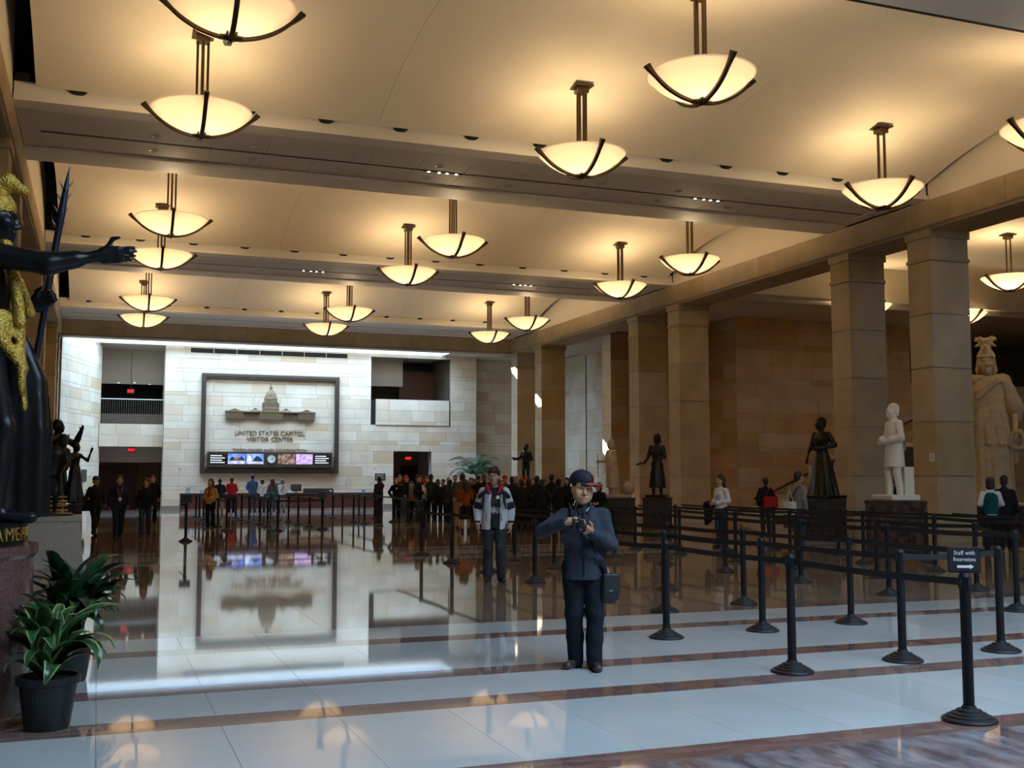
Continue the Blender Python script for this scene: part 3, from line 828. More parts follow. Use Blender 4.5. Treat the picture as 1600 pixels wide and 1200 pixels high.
for s in (-1, 1):
    RB('roof_block', (s*0.82 - 0.13, -0.10, 0.40), (s*0.82 + 0.13, 0, 0.50))
    RB('roof_cupola', (s*0.82 - 0.08, -0.08, 0.50), (s*0.82 + 0.08, 0, 0.60))
    mob('side_dome', b_lathe(bmesh.new(), [(0.30, 0.42), (0.27, 0.47), (0.17, 0.51), (0, 0.53)], 20, center=(s*0.82, -0.02, 0)), M['relief'], bd, scale=(1, 0.5, 1))
dome = [(0.45, 0.40), (0.45, 0.62), (0.43, 0.64), (0.41, 0.86), (0.43, 0.88), (0.43, 0.91), (0.35, 0.93), (0.345, 1.10), (0.36, 1.12), (0.35, 1.15), (0.33, 1.17), (0.30, 1.29), (0.245, 1.42), (0.16, 1.53), (0.09, 1.59), (0.075, 1.62), (0.075, 1.75), (0.05, 1.78), (0.022, 1.84), (0.022, 1.95), (0.0, 1.98)]
dm = mob('dome', lathe(dome, 32, cap0=False), M['relief'], bd, scale=(1, 0.45, 1))
for k in range(13):
    a = PI * (k / 12)
    mob('drum_column', tube([(0.435*math.cos(a), -0.435*math.sin(a), 0.65), (0.435*math.cos(a), -0.435*math.sin(a), 0.86)], 0.018, 5), M['relief'], dm)
# lettering
lt = thing('wall_lettering', 'bronze letters reading UNITED STATES CAPITOL VISITOR CENTER on the far wall', 'lettering', (8.64, YW - 0.025, 3.9))
def fit_text(body, width, height, par, loc, m, depth=0.02):
    me = text_mesh(body, 1.0, 0.5)
    xs = [v.co.x for v in me.vertices]; ys_ = [v.co.y for v in me.vertices]
    W, H = max(xs) - min(xs), max(ys_) - min(ys_)
    cx, cy = (max(xs) + min(xs)) / 2, (max(ys_) + min(ys_)) / 2
    for v in me.vertices:
        v.co = ((v.co.x - cx) * width / W, (v.co.y - cy) * height / H, v.co.z * depth)
    return mob('lettering', me, m, par, loc, (PI/2, 0, 0))
fit_text('UNITED STATES CAPITOL', 3.70, 0.24, lt, (0, 0, 0.17), M['letters'], 0.03)
fit_text('VISITOR CENTER', 2.46, 0.23, lt, (0, 0, -0.15), M['letters'], 0.03)
lt2 = thing('small_lettering', 'small bronze letters in a row just above the screens', 'lettering', (8.66, YW - 0.025, 3.15))
fit_text('TIMED PASSES AND INFORMATION', 3.95, 0.17, lt2, (0, 0, 0), M['letters'], 0.02)
# screen strip with clock
M['screen_black'] = mat('screen_black', (0.012, 0.012, 0.014), 0.25)
def screen_mat(name, c1, c2, strength, scale=2.0):
    m = bpy.data.materials.new(name); m.use_nodes = True
    nt = m.node_tree; N, L = nt.nodes, nt.links
    b = N['Principled BSDF']; b.inputs['Base Color'].default_value = (0.01, 0.01, 0.01, 1); b.inputs['Roughness'].default_value = 0.3
    t = N.new('ShaderNodeTexCoord'); n = N.new('ShaderNodeTexNoise'); n.inputs['Scale'].default_value = scale
    L.new(t.outputs['Object'], n.inputs['Vector'])
    r = N.new('ShaderNodeMapRange'); r.inputs[1].default_value = 0.38; r.inputs[2].default_value = 0.62
    mx = N.new('ShaderNodeMix'); mx.data_type = 'RGBA'; mx.inputs['A'].default_value = (*c1, 1); mx.inputs['B'].default_value = (*c2, 1)
    L.new(n.outputs['Fac'], r.inputs[0]); L.new(r.outputs[0], mx.inputs['Factor'])
    L.new(mx.outputs['Result'], b.inputs['Emission Color']); b.inputs['Emission Strength'].default_value = strength
    return m
M['scr_sky'] = screen_mat('screen_sky', (0.10, 0.22, 1.0), (0.30, 0.50, 1.0), 1.0, 3)
M['scr_tree'] = screen_mat('screen_trees', (0.01, 0.02, 0.06), (0.02, 0.05, 0.12), 0.8, 6)
M['scr_water'] = screen_mat('screen_water', (0.35, 0.40, 0.85), (0.75, 0.8, 1.0), 1.0, 5)
M['scr_white'] = screen_mat('screen_white', (0.7, 0.8, 1.0), (0.9, 0.95, 1.0), 1.0, 3)
M['scr_crowd'] = screen_mat('screen_crowd', (0.10, 0.06, 0.05), (0.55, 0.36, 0.30), 0.75, 5)
M['scr_pink'] = screen_mat('screen_pink', (0.30, 0.30, 0.85), (0.85, 0.55, 0.75), 1.0, 6)
ss = thing('screen_strip', 'long dark screen strip with six pictures and a round clock inside the frame', 'screen', (8.67, YW - 0.35, 2.67))
mob('housing', box((-3.30, 0, -0.40), (3.30, 0.33, 0.38), 0.02), M['frame'], ss)
mob('shelf', box((-3.34, -0.04, -0.44), (3.34, 0.33, -0.40), 0.006), M['frame'], ss)
def screen(x0, x1, m, nm='screen'):
    return mob(nm, box((x0, -0.012, -0.27), (x1, 0, 0.27)), m, ss)
for x0 in (-3.22, 2.28):
    s_ = screen(x0, x0 + 0.94, M['screen_black'])
    for k in range(4): mob('text_line', box((x0 + 0.06, -0.016, 0.14 - 0.12*k), (x0 + (0.80 if k in (1, 3) else 0.66), -0.012, 0.19 - 0.12*k)), M['scr_white'], s_)
s1 = screen(-2.26, -1.36, M['scr_sky']); s2 = screen(-1.31, -0.41, M['scr_sky'])
def bl(par, nm, poly, m, z=-0.013): return mob(nm, prism(poly, -0.016, z, 'y'), m, par)
def hump(x0, x1, z0, h, n=10, p=1.0): return [(x0, z0)] + [(x0 + (x1-x0)*k/n, z0 + h*(math.sin(PI*k/n)**p)*(1 + 0.12*math.sin(7*k))) for k in range(n+1)] + [(x1, z0)]
bl(s1, 'picture_trees', hump(-2.20, -1.80, -0.10, 0.22), M['scr_tree']); bl(s1, 'picture_trees', hump(-1.72, -1.38, -0.10, 0.24), M['scr_tree'])
bl(s1, 'picture_dome', hump(-1.98, -1.55, -0.08, 0.22, p=0.7), M['scr_crowd'], -0.0125)
bl(s1, 'picture_water', [(-2.26, -0.27), (-1.36, -0.27), (-1.36, -0.10), (-2.26, -0.10)], M['scr_water'])
bl(s2, 'picture_trees', hump(-0.98, -0.43, -0.14, 0.30), M['scr_tree'])
bl(s2, 'picture_dome', hump(-1.26, -1.02, -0.12, 0.32, p=0.6), M['scr_white'])
bl(s2, 'picture_water', [(-1.31, -0.27), (-0.41, -0.27), (-0.41, -0.14), (-1.31, -0.14)], M['scr_water'])
screen(0.36, 1.26, M['scr_crowd']); screen(1.31, 2.21, M['scr_pink'])
M['clock_face'] = mat('clock_face', (0.80, 0.82, 0.82), 0.5)
ck = mob('clock', lathe([(0.0, 0), (0.25, 0), (0.25, 0.05), (0.215, 0.06)], 32, cap0=False, cap1=False), M['frame'], ss, (0.0, -0.0, 0.0), (PI/2, 0, 0))
mob('clock_face', lathe([(0.222, 0.0), (0.222, 0.046)], 32), M['clock_face'], ck)
mob('clock_hand', box((-0.006, -0.02, 0.047), (0.006, 0.15, 0.051)), M['black'], ck, rot=(0, 0, -1.25))
mob('clock_hand', box((-0.009, -0.02, 0.047), (0.009, 0.10, 0.050)), M['black'], ck, rot=(0, 0, -1.75))

# ================================================================ INFORMATION DESK
M['desk_wood'] = mat('desk_wood', (0.13, 0.045, 0.028), 0.35, var=0.18, scale=2.5, stretch=(0.5, 1, 5))
M['desk_top'] = mat('desk_top', (0.06, 0.045, 0.04), 0.25)
dk = thing('information_desk', 'long low dark red wooden information desk under the framed sign', 'desk', (3.95, 57.6, 0))
LD = 10.3
for k in range(8):
    mob('front_panel', box((k*LD/8 + 0.015, 0.03, 0.12), ((k+1)*LD/8 - 0.015, 0.09, 0.80), 0.006), M['desk_wood'], dk)
mob('body', box((0, 0.06, 0.10), (LD, 0.70, 0.82)), M['desk_wood'], dk)
mob('plinth', box((0.03, 0.10, 0), (LD - 0.03, 0.66, 0.10)), M['soffit'], dk)
mob('counter_top', box((-0.06, -0.05, 0.82), (LD + 0.06, 0.80, 0.89), 0.012), M['desk_top'], dk)
mob('end_panel', box((-0.03, 0.02, 0), (0, 0.72, 0.82), 0.004), M['desk_wood'], dk); mob('end_panel', box((LD, 0.02, 0), (LD + 0.03, 0.72, 0.82), 0.004), M['desk_wood'], dk)
M['plastic_dark'] = mat('dark_plastic', (0.03, 0.03, 0.032), 0.45)
M['paper_blue'] = mat('leaflet_blue', (0.16, 0.28, 0.60), 0.6); M['paper_white'] = mat('leaflet_white', (0.75, 0.75, 0.74), 0.6)
M['acrylic'] = mat('acrylic_grey', (0.45, 0.46, 0.46), 0.25)
def monitor(x, w, h, label):
    t = thing('desk_monitor', label, 'monitor', (3.95 + x, 57.95, 0.89), group='monitors on the information desk')
    mob('foot', box((-0.12, -0.06, 0), (0.12, 0.08, 0.015), 0.004), M['plastic_dark'], t)
    mob('stand', box((-0.03, 0.0, 0.015), (0.03, 0.03, 0.12)), M['plastic_dark'], t)
    mob('casing', box((-w/2, -0.02, 0.08), (w/2, 0.04, 0.08 + h), 0.01), M['plastic_dark'], t)
    mob('rear_bulge', box((-w/2 + 0.08, -0.05, 0.12), (w/2 - 0.08, -0.02, 0.04 + h), 0.01), M['slot'], t)
monitor(4.75, 0.58, 0.40, 'dark monitor on the desk right of the woman in the white shirt')
monitor(5.78, 0.56, 0.36, 'dark monitor near the middle of the information desk')
def desk_box(x, w, h, m, label, cat='leaflet holder'):
    t = thing('leaflet_holder', label, cat, (3.95 + x, 57.85, 0.89), group='things on the information desk')
    mob('tray', box((-w/2, -0.08, 0), (w/2, 0.10, 0.02), 0.004), M['acrylic'], t)
    mob('back', box((-w/2, 0.08, 0.02), (w/2, 0.10, h), 0.004), M['acrylic'], t)
    n = max(2, int(w / 0.16))
    for k in range(n): mob('leaflet', box((-w/2 + 0.02 + k*(w-0.04)/n, 0.0, 0.02), (-w/2 + (k+1)*(w-0.04)/n, 0.06, h*(0.75 + 0.15*(k % 2)))), m[k % len(m)], t)
desk_box(0.45, 0.40, 0.30, [M['acrylic'], M['paper_white']], 'grey leaflet holder at the left end of the desk')
desk_box(1.15, 0.46, 0.14, [M['paper_blue'], M['paper_white']], 'low tray of blue leaflets left of the woman in yellow')
desk_box(5.35, 0.44, 0.16, [M['paper_blue'], M['paper_white']], 'low tray of blue leaflets right of the first monitor')
desk_box(9.35, 0.60, 0.17, [M['paper_white'], M['paper_blue']], 'white and blue leaflets at the right end of the desk')
pr = thing('desk_equipment', 'long low black equipment box on the right half of the desk', 'equipment', (3.95 + 6.95, 57.9, 0.89))
mob('case', box((-0.78, -0.1, 0), (0.78, 0.25, 0.20), 0.015), M['plastic_dark'], pr)
mob('lid', box((-0.75, -0.08, 0.20), (0.75, 0.23, 0.23), 0.01), M['slot'], pr)
mob('label_plate', box((0.55, -0.104, 0.06), (0.68, -0.10, 0.14)), M['paper_white'], pr)

# thermostat on the nearest right column
th = thing('thermostat', 'small white box fixed on the nearest right column', 'thermostat', (XR + 0.045, 22.98, 2.19))
mob('case', box((-0.05, -0.09, -0.11), (0.0, 0.09, 0.11), 0.01), M['trim_white'], th)
mob('dial', box((-0.056, -0.04, -0.05), (-0.05, 0.04, 0.0)), M['soffit'], th)

# ================================================================ SCULPTING: smooth unions of simple volumes, skinned into one continuous surface
def V(*a): return np.array(a, dtype=np.float64)
def rotm(rx=0, ry=0, rz=0): return np.array(Euler((rx, ry, rz)).to_matrix())
def cap(a, b, ra, rb=None, k=None, flat=None, sub=False):
    return dict(t='cap', a=V(*a), b=V(*b), ra=ra, rb=ra if rb is None else rb, k=k, flat=flat, sub=sub)
def ell(c, r, R=None, k=None, sub=False):
    return dict(t='ell', c=V(*c), r=V(*r), R=R, k=k, sub=sub)
def rbox(c, h, r=0.01, R=None, k=None, sub=False):
    return dict(t='box', c=V(*c), h=V(*h), rr=r, R=R, k=k, sub=sub)
def loft(secs, k=None, folds=None, R=None, o=(0, 0, 0), sub=False):
    """secs: rows (z, cx, cy, rx, ry) from bottom to top; folds: (count, depth at bottom, depth at top, phase)"""
    return dict(t='loft', s=np.array(secs, float), k=k, folds=folds, R=R, o=V(*o), sub=sub)
def chain(pts, rads, k=None, flat=None):
    return [cap(pts[i], pts[i+1], rads[i], rads[i+1], k, flat) for i in range(len(pts)-1)]
def _bounds(p):
    if p['t'] == 'cap':
        r = max(p['ra'], p['rb']); return np.minimum(p['a'], p['b']) - r, np.maximum(p['a'], p['b']) + r
    if p['t'] == 'ell':
        r = p['r'] if p['R'] is None else np.full(3, p['r'].max()); return p['c'] - r, p['c'] + r
    if p['t'] == 'box':
        r = (p['h'] if p['R'] is None else np.full(3, np.linalg.norm(p['h']))) + p['rr']; return p['c'] - r, p['c'] + r
    s = p['s']; f = 1.0
    if p['folds']: f += max(p['folds'][1], p['folds'][2])
    lo = V((s[:, 1] - s[:, 3]*f).min(), (s[:, 2] - s[:, 4]*f).min(), s[:, 0].min()); hi = V((s[:, 1] + s[:, 3]*f).max(), (s[:, 2] + s[:, 4]*f).max(), s[:, 0].max())
    if p['R'] is not None:
        c = np.array([[x, y, z] for x in (lo[0], hi[0]) for y in (lo[1], hi[1]) for z in (lo[2], hi[2])]) @ p['R'].T
        lo, hi = c.min(0), c.max(0)
    return lo + p['o'], hi + p['o']
def _dist(p, X, Y, Z):
    if p['t'] == 'cap':
        a, ba = p['a'], p['b'] - p['a']
        L2 = max(ba @ ba, 1e-12)
        x, y, z = X - a[0], Y - a[1], Z - a[2]
        t = np.clip((x*ba[0] + y*ba[1] + z*ba[2]) / L2, 0, 1)
        x, y, z = x - t*ba[0], y - t*ba[1], z - t*ba[2]
        q = x*x + y*y + z*z
        if p['flat']:
            n, s = V(*p['flat'][0]), p['flat'][1]
            n = n / np.linalg.norm(n)
            e = x*n[0] + y*n[1] + z*n[2]
            q = q + (s*s - 1) * e*e
        return np.sqrt(q) - (p['ra'] + t*(p['rb'] - p['ra']))
    if p['t'] in ('ell', 'box'):
        x, y, z = X - p['c'][0], Y - p['c'][1], Z - p['c'][2]
        if p['R'] is not None:
            R = p['R']
            x, y, z = x*R[0,0] + y*R[1,0] + z*R[2,0], x*R[0,1] + y*R[1,1] + z*R[2,1], x*R[0,2] + y*R[1,2] + z*R[2,2]
        if p['t'] == 'ell':
            r = p['r']
            k0 = np.sqrt((x/r[0])**2 + (y/r[1])**2 + (z/r[2])**2)
            k1 = np.sqrt((x/r[0]**2)**2 + (y/r[1]**2)**2 + (z/r[2]**2)**2) + 1e-9
            return k0 * (k0 - 1) / k1
        h = p['h']
        dx, dy, dz = np.abs(x) - h[0], np.abs(y) - h[1], np.abs(z) - h[2]
        out = np.sqrt(np.maximum(dx, 0)**2 + np.maximum(dy, 0)**2 + np.maximum(dz, 0)**2)
        return out + np.minimum(np.maximum(dx, np.maximum(dy, dz)), 0) - p['rr']
    x, y, z = X - p['o'][0], Y - p['o'][1], Z - p['o'][2]
    if p['R'] is not None:
        R = p['R']
        x, y, z = x*R[0,0] + y*R[1,0] + z*R[2,0], x*R[0,1] + y*R[1,1] + z*R[2,1], x*R[0,2] + y*R[1,2] + z*R[2,2]
    s = p['s']
    z = np.broadcast_to(z, np.broadcast(x, y, z).shape)
    cx, cy = np.interp(z, s[:, 0], s[:, 1]), np.interp(z, s[:, 0], s[:, 2])
    rx, ry = np.interp(z, s[:, 0], s[:, 3]), np.interp(z, s[:, 0], s[:, 4])
    dx, dy = x - cx, y - cy
    q = np.sqrt((dx/rx)**2 + (dy/ry)**2)
    if p['folds']:
        n, d0, d1, ph = p['folds']
        f = (z - s[0, 0]) / (s[-1, 0] - s[0, 0])
        th = np.arctan2(dy/ry, dx/rx)
        q = q - (d0 + (d1 - d0)*f) * (np.sin(n*th + ph) + 0.5*np.sin((2*n+1)*th + 2.1*ph + 3*f))
    d = (q - 1) * np.minimum(rx, ry)
    return np.maximum(d, np.maximum(s[0, 0] - z, z - s[-1, 0]))
def sculpt(prims, vox=0.02, k=0.03, noise=0.0, nscale=14.0, clip=None):
    """returns (verts, quads) of the smooth union"""
    adds = [p for p in prims if not p['sub']]
    bl_ = [_bounds(p) for p in adds]
    lo = np.min([b[0] for b in bl_], 0) - 3*vox - k*0.3; hi = np.max([b[1] for b in bl_], 0) + 3*vox + k*0.3
    n = np.ceil((hi - lo) / vox).astype(int) + 1
    F = np.full(n, 1.0, dtype=np.float32)
    ax = [lo[i] + vox*np.arange(n[i]) for i in range(3)]
    for p in prims:
        pl, ph = _bounds(p); kk = p['k'] if p['k'] is not None else k
        m = kk + 3*vox
        i0 = np.maximum(((pl - m - lo) / vox).astype(int), 0); i1 = np.minimum(((ph + m - lo) / vox).astype(int) + 2, n)
        if (i1 <= i0).any(): continue
        sl = tuple(slice(a, b) for a, b in zip(i0, i1))
        d = _dist(p, ax[0][sl[0]][:, None, None], ax[1][sl[1]][None, :, None], ax[2][sl[2]][None, None, :]).astype(np.float32)
        a = F[sl]
        if p['sub']:
            d = -d; h = np.maximum(kk - np.abs(a - d), 0) / max(kk, 1e-6); F[sl] = np.maximum(a, d) + h*h*kk*0.25
        else:
            h = np.maximum(kk - np.abs(a - d), 0) / max(kk, 1e-6); F[sl] = np.minimum(a, d) - h*h*kk*0.25
    if noise:
        X, Y, Z = ax[0][:, None, None]*nscale, ax[1][None, :, None]*nscale, ax[2][None, None, :]*nscale
        F += noise * (np.sin(X*1.1 + 1.7*np.sin(Z*0.7 + 0.9*Y)) * np.sin(Y*1.3 + 1.3*np.sin(X*0.8)) + 0.6*np.sin(Z*1.9 + 2.0*np.sin(X + Y*0.6))).astype(np.float32)
    if clip:
        for axis, val, keep in clip:           # cut flat at a plane
            c = ax[axis].reshape([-1 if i == axis else 1 for i in range(3)])
            F = np.maximum(F, ((c - val) if keep == '<' else (val - c)).astype(np.float32))
    F[0] = F[-1] = 1; F[:, 0] = F[:, -1] = 1; F[:, :, 0] = F[:, :, -1] = 1
    S = F < 0
    c = np.zeros(n - 1, dtype=np.int8)
    for dx in (0, 1):
        for dy in (0, 1):
            for dz in (0, 1):
                c += S[dx:n[0]-1+dx, dy:n[1]-1+dy, dz:n[2]-1+dz]
    act = (c > 0) & (c < 8)
    idx = np.argwhere(act)
    ids = np.full(n - 1, -1, dtype=np.int64); ids[act] = np.arange(len(idx))
    acc = np.zeros((len(idx), 3)); cnt = np.zeros(len(idx))
    cor = [(0,0,0),(1,0,0),(0,1,0),(1,1,0),(0,0,1),(1,0,1),(0,1,1),(1,1,1)]
    Fv = [F[idx[:,0]+q[0], idx[:,1]+q[1], idx[:,2]+q[2]] for q in cor]
    for i, j in ((0,1),(2,3),(4,5),(6,7),(0,2),(1,3),(4,6),(5,7),(0,4),(1,5),(2,6),(3,7)):
        a, b = Fv[i], Fv[j]; mk = (a < 0) != (b < 0)
        t = np.where(mk, a / np.where(mk, a - b, 1), 0)
        pa, pb = np.array(cor[i]), np.array(cor[j])
        acc += np.where(mk[:, None], pa + t[:, None]*(pb - pa), 0); cnt += mk
    verts = lo + vox * (idx + acc / cnt[:, None])
    quads = []
    for axis in range(3):
        u, v = [(1, 2), (2, 0), (0, 1)][axis]
        sl0 = [slice(None)]*3; sl1 = [slice(None)]*3
        sl0[axis] = slice(0, n[axis]-1); sl1[axis] = slice(1, n[axis])
        A, B = S[tuple(sl0)], S[tuple(sl1)]
        e = np.argwhere(A != B)
        e = e[(e[:, u] > 0) & (e[:, v] > 0)]
        fl = A[e[:, 0], e[:, 1], e[:, 2]]
        def at(du, dv):
            q = e.copy(); q[:, u] -= du; q[:, v] -= dv
            return ids[q[:, 0], q[:, 1], q[:, 2]]
        q = np.stack([at(1, 1), at(0, 1), at(0, 0), at(1, 0)], 1)
        q[~fl] = q[~fl][:, ::-1]
        quads.append(q)
    return verts, np.concatenate(quads)
def smooth_vq(v, q, it=1, lam=0.5):
    for _ in range(it):
        s = np.zeros_like(v); c = np.zeros(len(v))
        for i in range(4):
            j = (i + 1) % 4
            np.add.at(s, q[:, i], v[q[:, j]]); np.add.at(s, q[:, j], v[q[:, i]])
            np.add.at(c, q[:, i], 1); np.add.at(c, q[:, j], 1)
        v = v + lam * (s / c[:, None] - v)
    return v
def join_vq(lst):
    V_, Q_, o = [], [], 0
    for v, q in lst: V_.append(v); Q_.append(q + o); o += len(v)
    return np.concatenate(V_), np.concatenate(Q_)
def vq_mesh(name, vq):
    v, q = vq
    me = bpy.data.meshes.new(name)
    me.vertices.add(len(v)); me.vertices.foreach_set('co', v.astype(np.float32).ravel())
    me.loops.add(q.size); me.loops.foreach_set('vertex_index', q.astype(np.int32).ravel())
    me.polygons.add(len(q)); me.polygons.foreach_set('loop_start', np.arange(0, q.size, 4, dtype=np.int32))
    me.polygons.foreach_set('use_smooth', np.ones(len(q), dtype=bool))
    me.update(); me.validate()
    me.materials.append(None)
    return me
def smesh(name, prims, vox=0.02, k=0.03, it=1, **kw):
    v, q = sculpt(prims, vox, k, **kw)
    return vq_mesh(name, (smooth_vq(v, q, it), q))
def sob(name, me, m, parent=None, loc=None, rot=None, scale=None):
    o = bpy.data.objects.new(name, me)
    if me.materials[0] is None: me.materials[0] = m
    elif me.materials[0] != m:
        o.material_slots[0].link = 'OBJECT'; o.material_slots[0].material = m
    if loc is not None: o.location = loc
    if rot is not None: o.rotation_euler = rot
    if scale is not None: o.scale = scale
    return link(o, parent)
def xf(prims, R=None, o=(0, 0, 0), s=1.0):
    """turn, scale and move a list of volumes"""
    R = np.eye(3) if R is None else R; o = V(*o); out = []
    for p in prims:
        p = dict(p)
        if p['t'] == 'cap':
            p['a'] = R @ p['a']*s + o; p['b'] = R @ p['b']*s + o; p['ra'] *= s; p['rb'] *= s
            if p['flat']: p['flat'] = (tuple(R @ V(*p['flat'][0])), p['flat'][1])
        elif p['t'] == 'loft':
            p['s'] = p['s'] * s; p['R'] = R if p['R'] is None else R @ p['R']; p['o'] = R @ p['o']*s + o
        else:
            p['c'] = R @ p['c']*s + o
            key = 'r' if p['t'] == 'ell' else 'h'
            p[key] = p[key] * s
            if p['t'] == 'box': p['rr'] *= s
            p['R'] = R if p['R'] is None else R @ p['R']
        if p['k'] is not None: p['k'] *= s
        out.append(p)
    return out

# ---------------------------------------------------------------- anatomy (figure 1.75 m tall, looking to -y, its right hand at -x)
HS = 1.09
def head_prims(face=True): return xf(_head_prims(face), None, (0, 0, 0), HS)
def _head_prims(face=True):
    P = [ell((0, 0.012, 0.035), (0.076, 0.096, 0.100), k=0.03), ell((0, -0.025, -0.045), (0.060, 0.070, 0.078), k=0.04), ell((0, -0.07, -0.098), (0.026, 0.022, 0.020), k=0.03),
         ell((-0.05, -0.052, -0.02), (0.022, 0.030, 0.024), k=0.03), ell((0.05, -0.052, -0.02), (0.022, 0.030, 0.024), k=0.03),
         cap((0, -0.090, 0.014), (0, -0.114, -0.032), 0.0085, 0.0135, k=0.014), ell((-0.013, -0.098, -0.036), (0.010, 0.012, 0.009), k=0.01), ell((0.013, -0.098, -0.036), (0.010, 0.012, 0.009), k=0.01),
         cap((-0.045, -0.082, 0.027), (-0.012, -0.092, 0.024), 0.009, k=0.02), cap((0.045, -0.082, 0.027), (0.012, -0.092, 0.024), 0.009, k=0.02),
         ell((-0.080, 0.005, -0.008), (0.011, 0.021, 0.032), k=0.01), ell((0.080, 0.005, -0.008), (0.011, 0.021, 0.032), k=0.01),
         cap((-0.020, -0.093, -0.064), (0.020, -0.093, -0.064), 0.009, k=0.012), ell((0, -0.088, -0.078), (0.018, 0.010, 0.007), k=0.015)]
    if face:
        P += [ell((-0.031, -0.100, 0.006), (0.018, 0.016, 0.010), k=0.010, sub=True), ell((0.031, -0.100, 0.006), (0.018, 0.016, 0.010), k=0.010, sub=True),
              cap((-0.022, -0.104, -0.066), (0.022, -0.104, -0.066), 0.0022, k=0.004, sub=True)]
    return P
def hand_prims(curl=0.35, thumb=0.5, spread=0.05, side=1, fold=None):
    """hand hanging along -z from the wrist at the origin, palm looking to +y*? (towards -x*side), thumb to -y; length about 0.185"""
    P = [rbox((0, 0, -0.050), (0.010, 0.034, 0.042), 0.010, k=0.012), cap((0, 0, 0.02), (0, 0, -0.03), 0.026, 0.027, k=0.02, flat=((1, 0, 0), 1.25))]
    lens = [0.075, 0.085, 0.080, 0.062]
    for i in range(4):
        y = -0.030 + 0.0205*i
        c = curl if fold is None else fold[i]
        a = V(0, y, -0.092); ang = c*0.5; L_ = lens[i]
        rr = 0.0092 if i < 3 else 0.008
        pts = [a]
        for j, f in enumerate((0.45, 0.30, 0.25)):
            d = V(-side*math.sin(ang), spread*(i - 1.5)*0.5, -math.cos(ang)); d = d/np.linalg.norm(d)
            pts.append(pts[-1] + d*L_*f); ang += c*0.9
        P += chain([tuple(q) for q in pts], [rr, rr*0.97, rr*0.92, rr*0.85], k=0.006)
    t0 = V(-side*0.006, -0.036, -0.035); t1 = t0 + V(-side*0.018*thumb - 0.002, -0.032*(1.15 - thumb*0.4), -0.030); t2 = t1 + V(-side*0.020*thumb, -0.004, -0.034)
    P += chain([(0, -0.015, -0.02), tuple(t0), tuple(t1), tuple(t2)], [0.018, 0.015, 0.0112, 0.0090], k=0.010)
    return P
def hand_at(wr, dirv, palm, side=1, s=1.0, **kw):
    """hand whose fingers run along dirv and whose palm looks along palm"""
    d = V(*dirv); d = d/np.linalg.norm(d); pv = V(*palm); pv = pv - d*(pv @ d); pv = pv/np.linalg.norm(pv)
    z = -d; x = -side*pv; y = np.cross(z, x)
    R = np.stack([x, y, z], 1)
    return xf(hand_prims(side=side, **kw), R, wr, s)
SH = dict(hipx=0.092, shx=0.185)
def pose_default(): 
    return dict(hip=V(0, 0, 0.93), chest=V(0, 0, 1.27), neck=V(0, 0.01, 1.45), head=V(0, -0.015, 1.615), headR=np.eye(3),
                rk=V(-0.10, -0.015, 0.50), ra=V(-0.105, 0.02, 0.085), lk=V(0.10, -0.015, 0.50), la=V(0.105, 0.02, 0.085), rtoe=V(-0.125, -0.14, 0.03), ltoe=V(0.125, -0.14, 0.03),
                rs=V(-0.172, 0.01, 1.385), re=V(-0.235, 0.035, 1.12), rw=V(-0.235, -0.03, 0.875), ls=V(0.172, 0.01, 1.385), le=V(0.235, 0.035, 1.12), lw=V(0.235, -0.03, 0.875))
def mk(**kw):
    p = pose_default()
    for a, b in kw.items(): p[a] = V(*b) if not isinstance(b, np.ndarray) else b
    return p
def limb_prims(p, fem=False):
    g = 0.92 if fem else 1.0
    P = []
    hip, chest, neck = p['hip'], p['chest'], p['neck']
    P += [ell(tuple(hip), (0.150, 0.105, 0.115), k=0.06), ell(tuple((hip*0.55 + chest*0.45)), (0.130*g, 0.095, 0.14), k=0.08), ell(tuple(chest), (0.160*g, 0.112, 0.165), k=0.07)]
    if fem: P += [ell(tuple(chest + V(s*0.07, -0.085, -0.01)), (0.06, 0.05, 0.055), k=0.04) for s in (-1, 1)]
    P += [cap(tuple(p['rs']), tuple(neck + V(0, 0, -0.05)), 0.050*g, 0.05, k=0.06), cap(tuple(p['ls']), tuple(neck + V(0, 0, -0.05)), 0.050*g, 0.05, k=0.06), cap(tuple(neck - V(0, 0, 0.06)), tuple(neck*0.45 + p['head']*0.55), 0.056*g, 0.052*g, k=0.03)]
    for s in 'rl':
        h = hip + V((-1 if s == 'r' else 1)*SH['hipx'], 0, -0.02)
        P += chain([tuple(h), tuple(p[s+'k']), tuple(p[s+'a'])], [0.092, 0.056, 0.040], k=0.03)
        P += [ell(tuple(p[s+'k']*0.62 + p[s+'a']*0.38 + V(0, 0.018, 0)), (0.05, 0.055, 0.11), k=0.04)]
        P += chain([tuple(p[s+'s']), tuple(p[s+'e']), tuple(p[s+'w'])], [0.054*g, 0.042*g, 0.028*g], k=0.03)
        P += [cap(tuple(p[s+'a'] + V(0, 0.03, -0.045)), tuple(p[s+'toe']), 0.038, 0.030, k=0.03)]
    return P
def hands_simple(p, s_=1.0):
    P = []
    for s, sd in (('r', -1), ('l', 1)):
        d = p[s+'w'] - p[s+'e']
        P += hand_at(tuple(p[s+'w']), tuple(d), (-sd, 0.2, 0), side=sd, s=s_, curl=0.45)
    return P
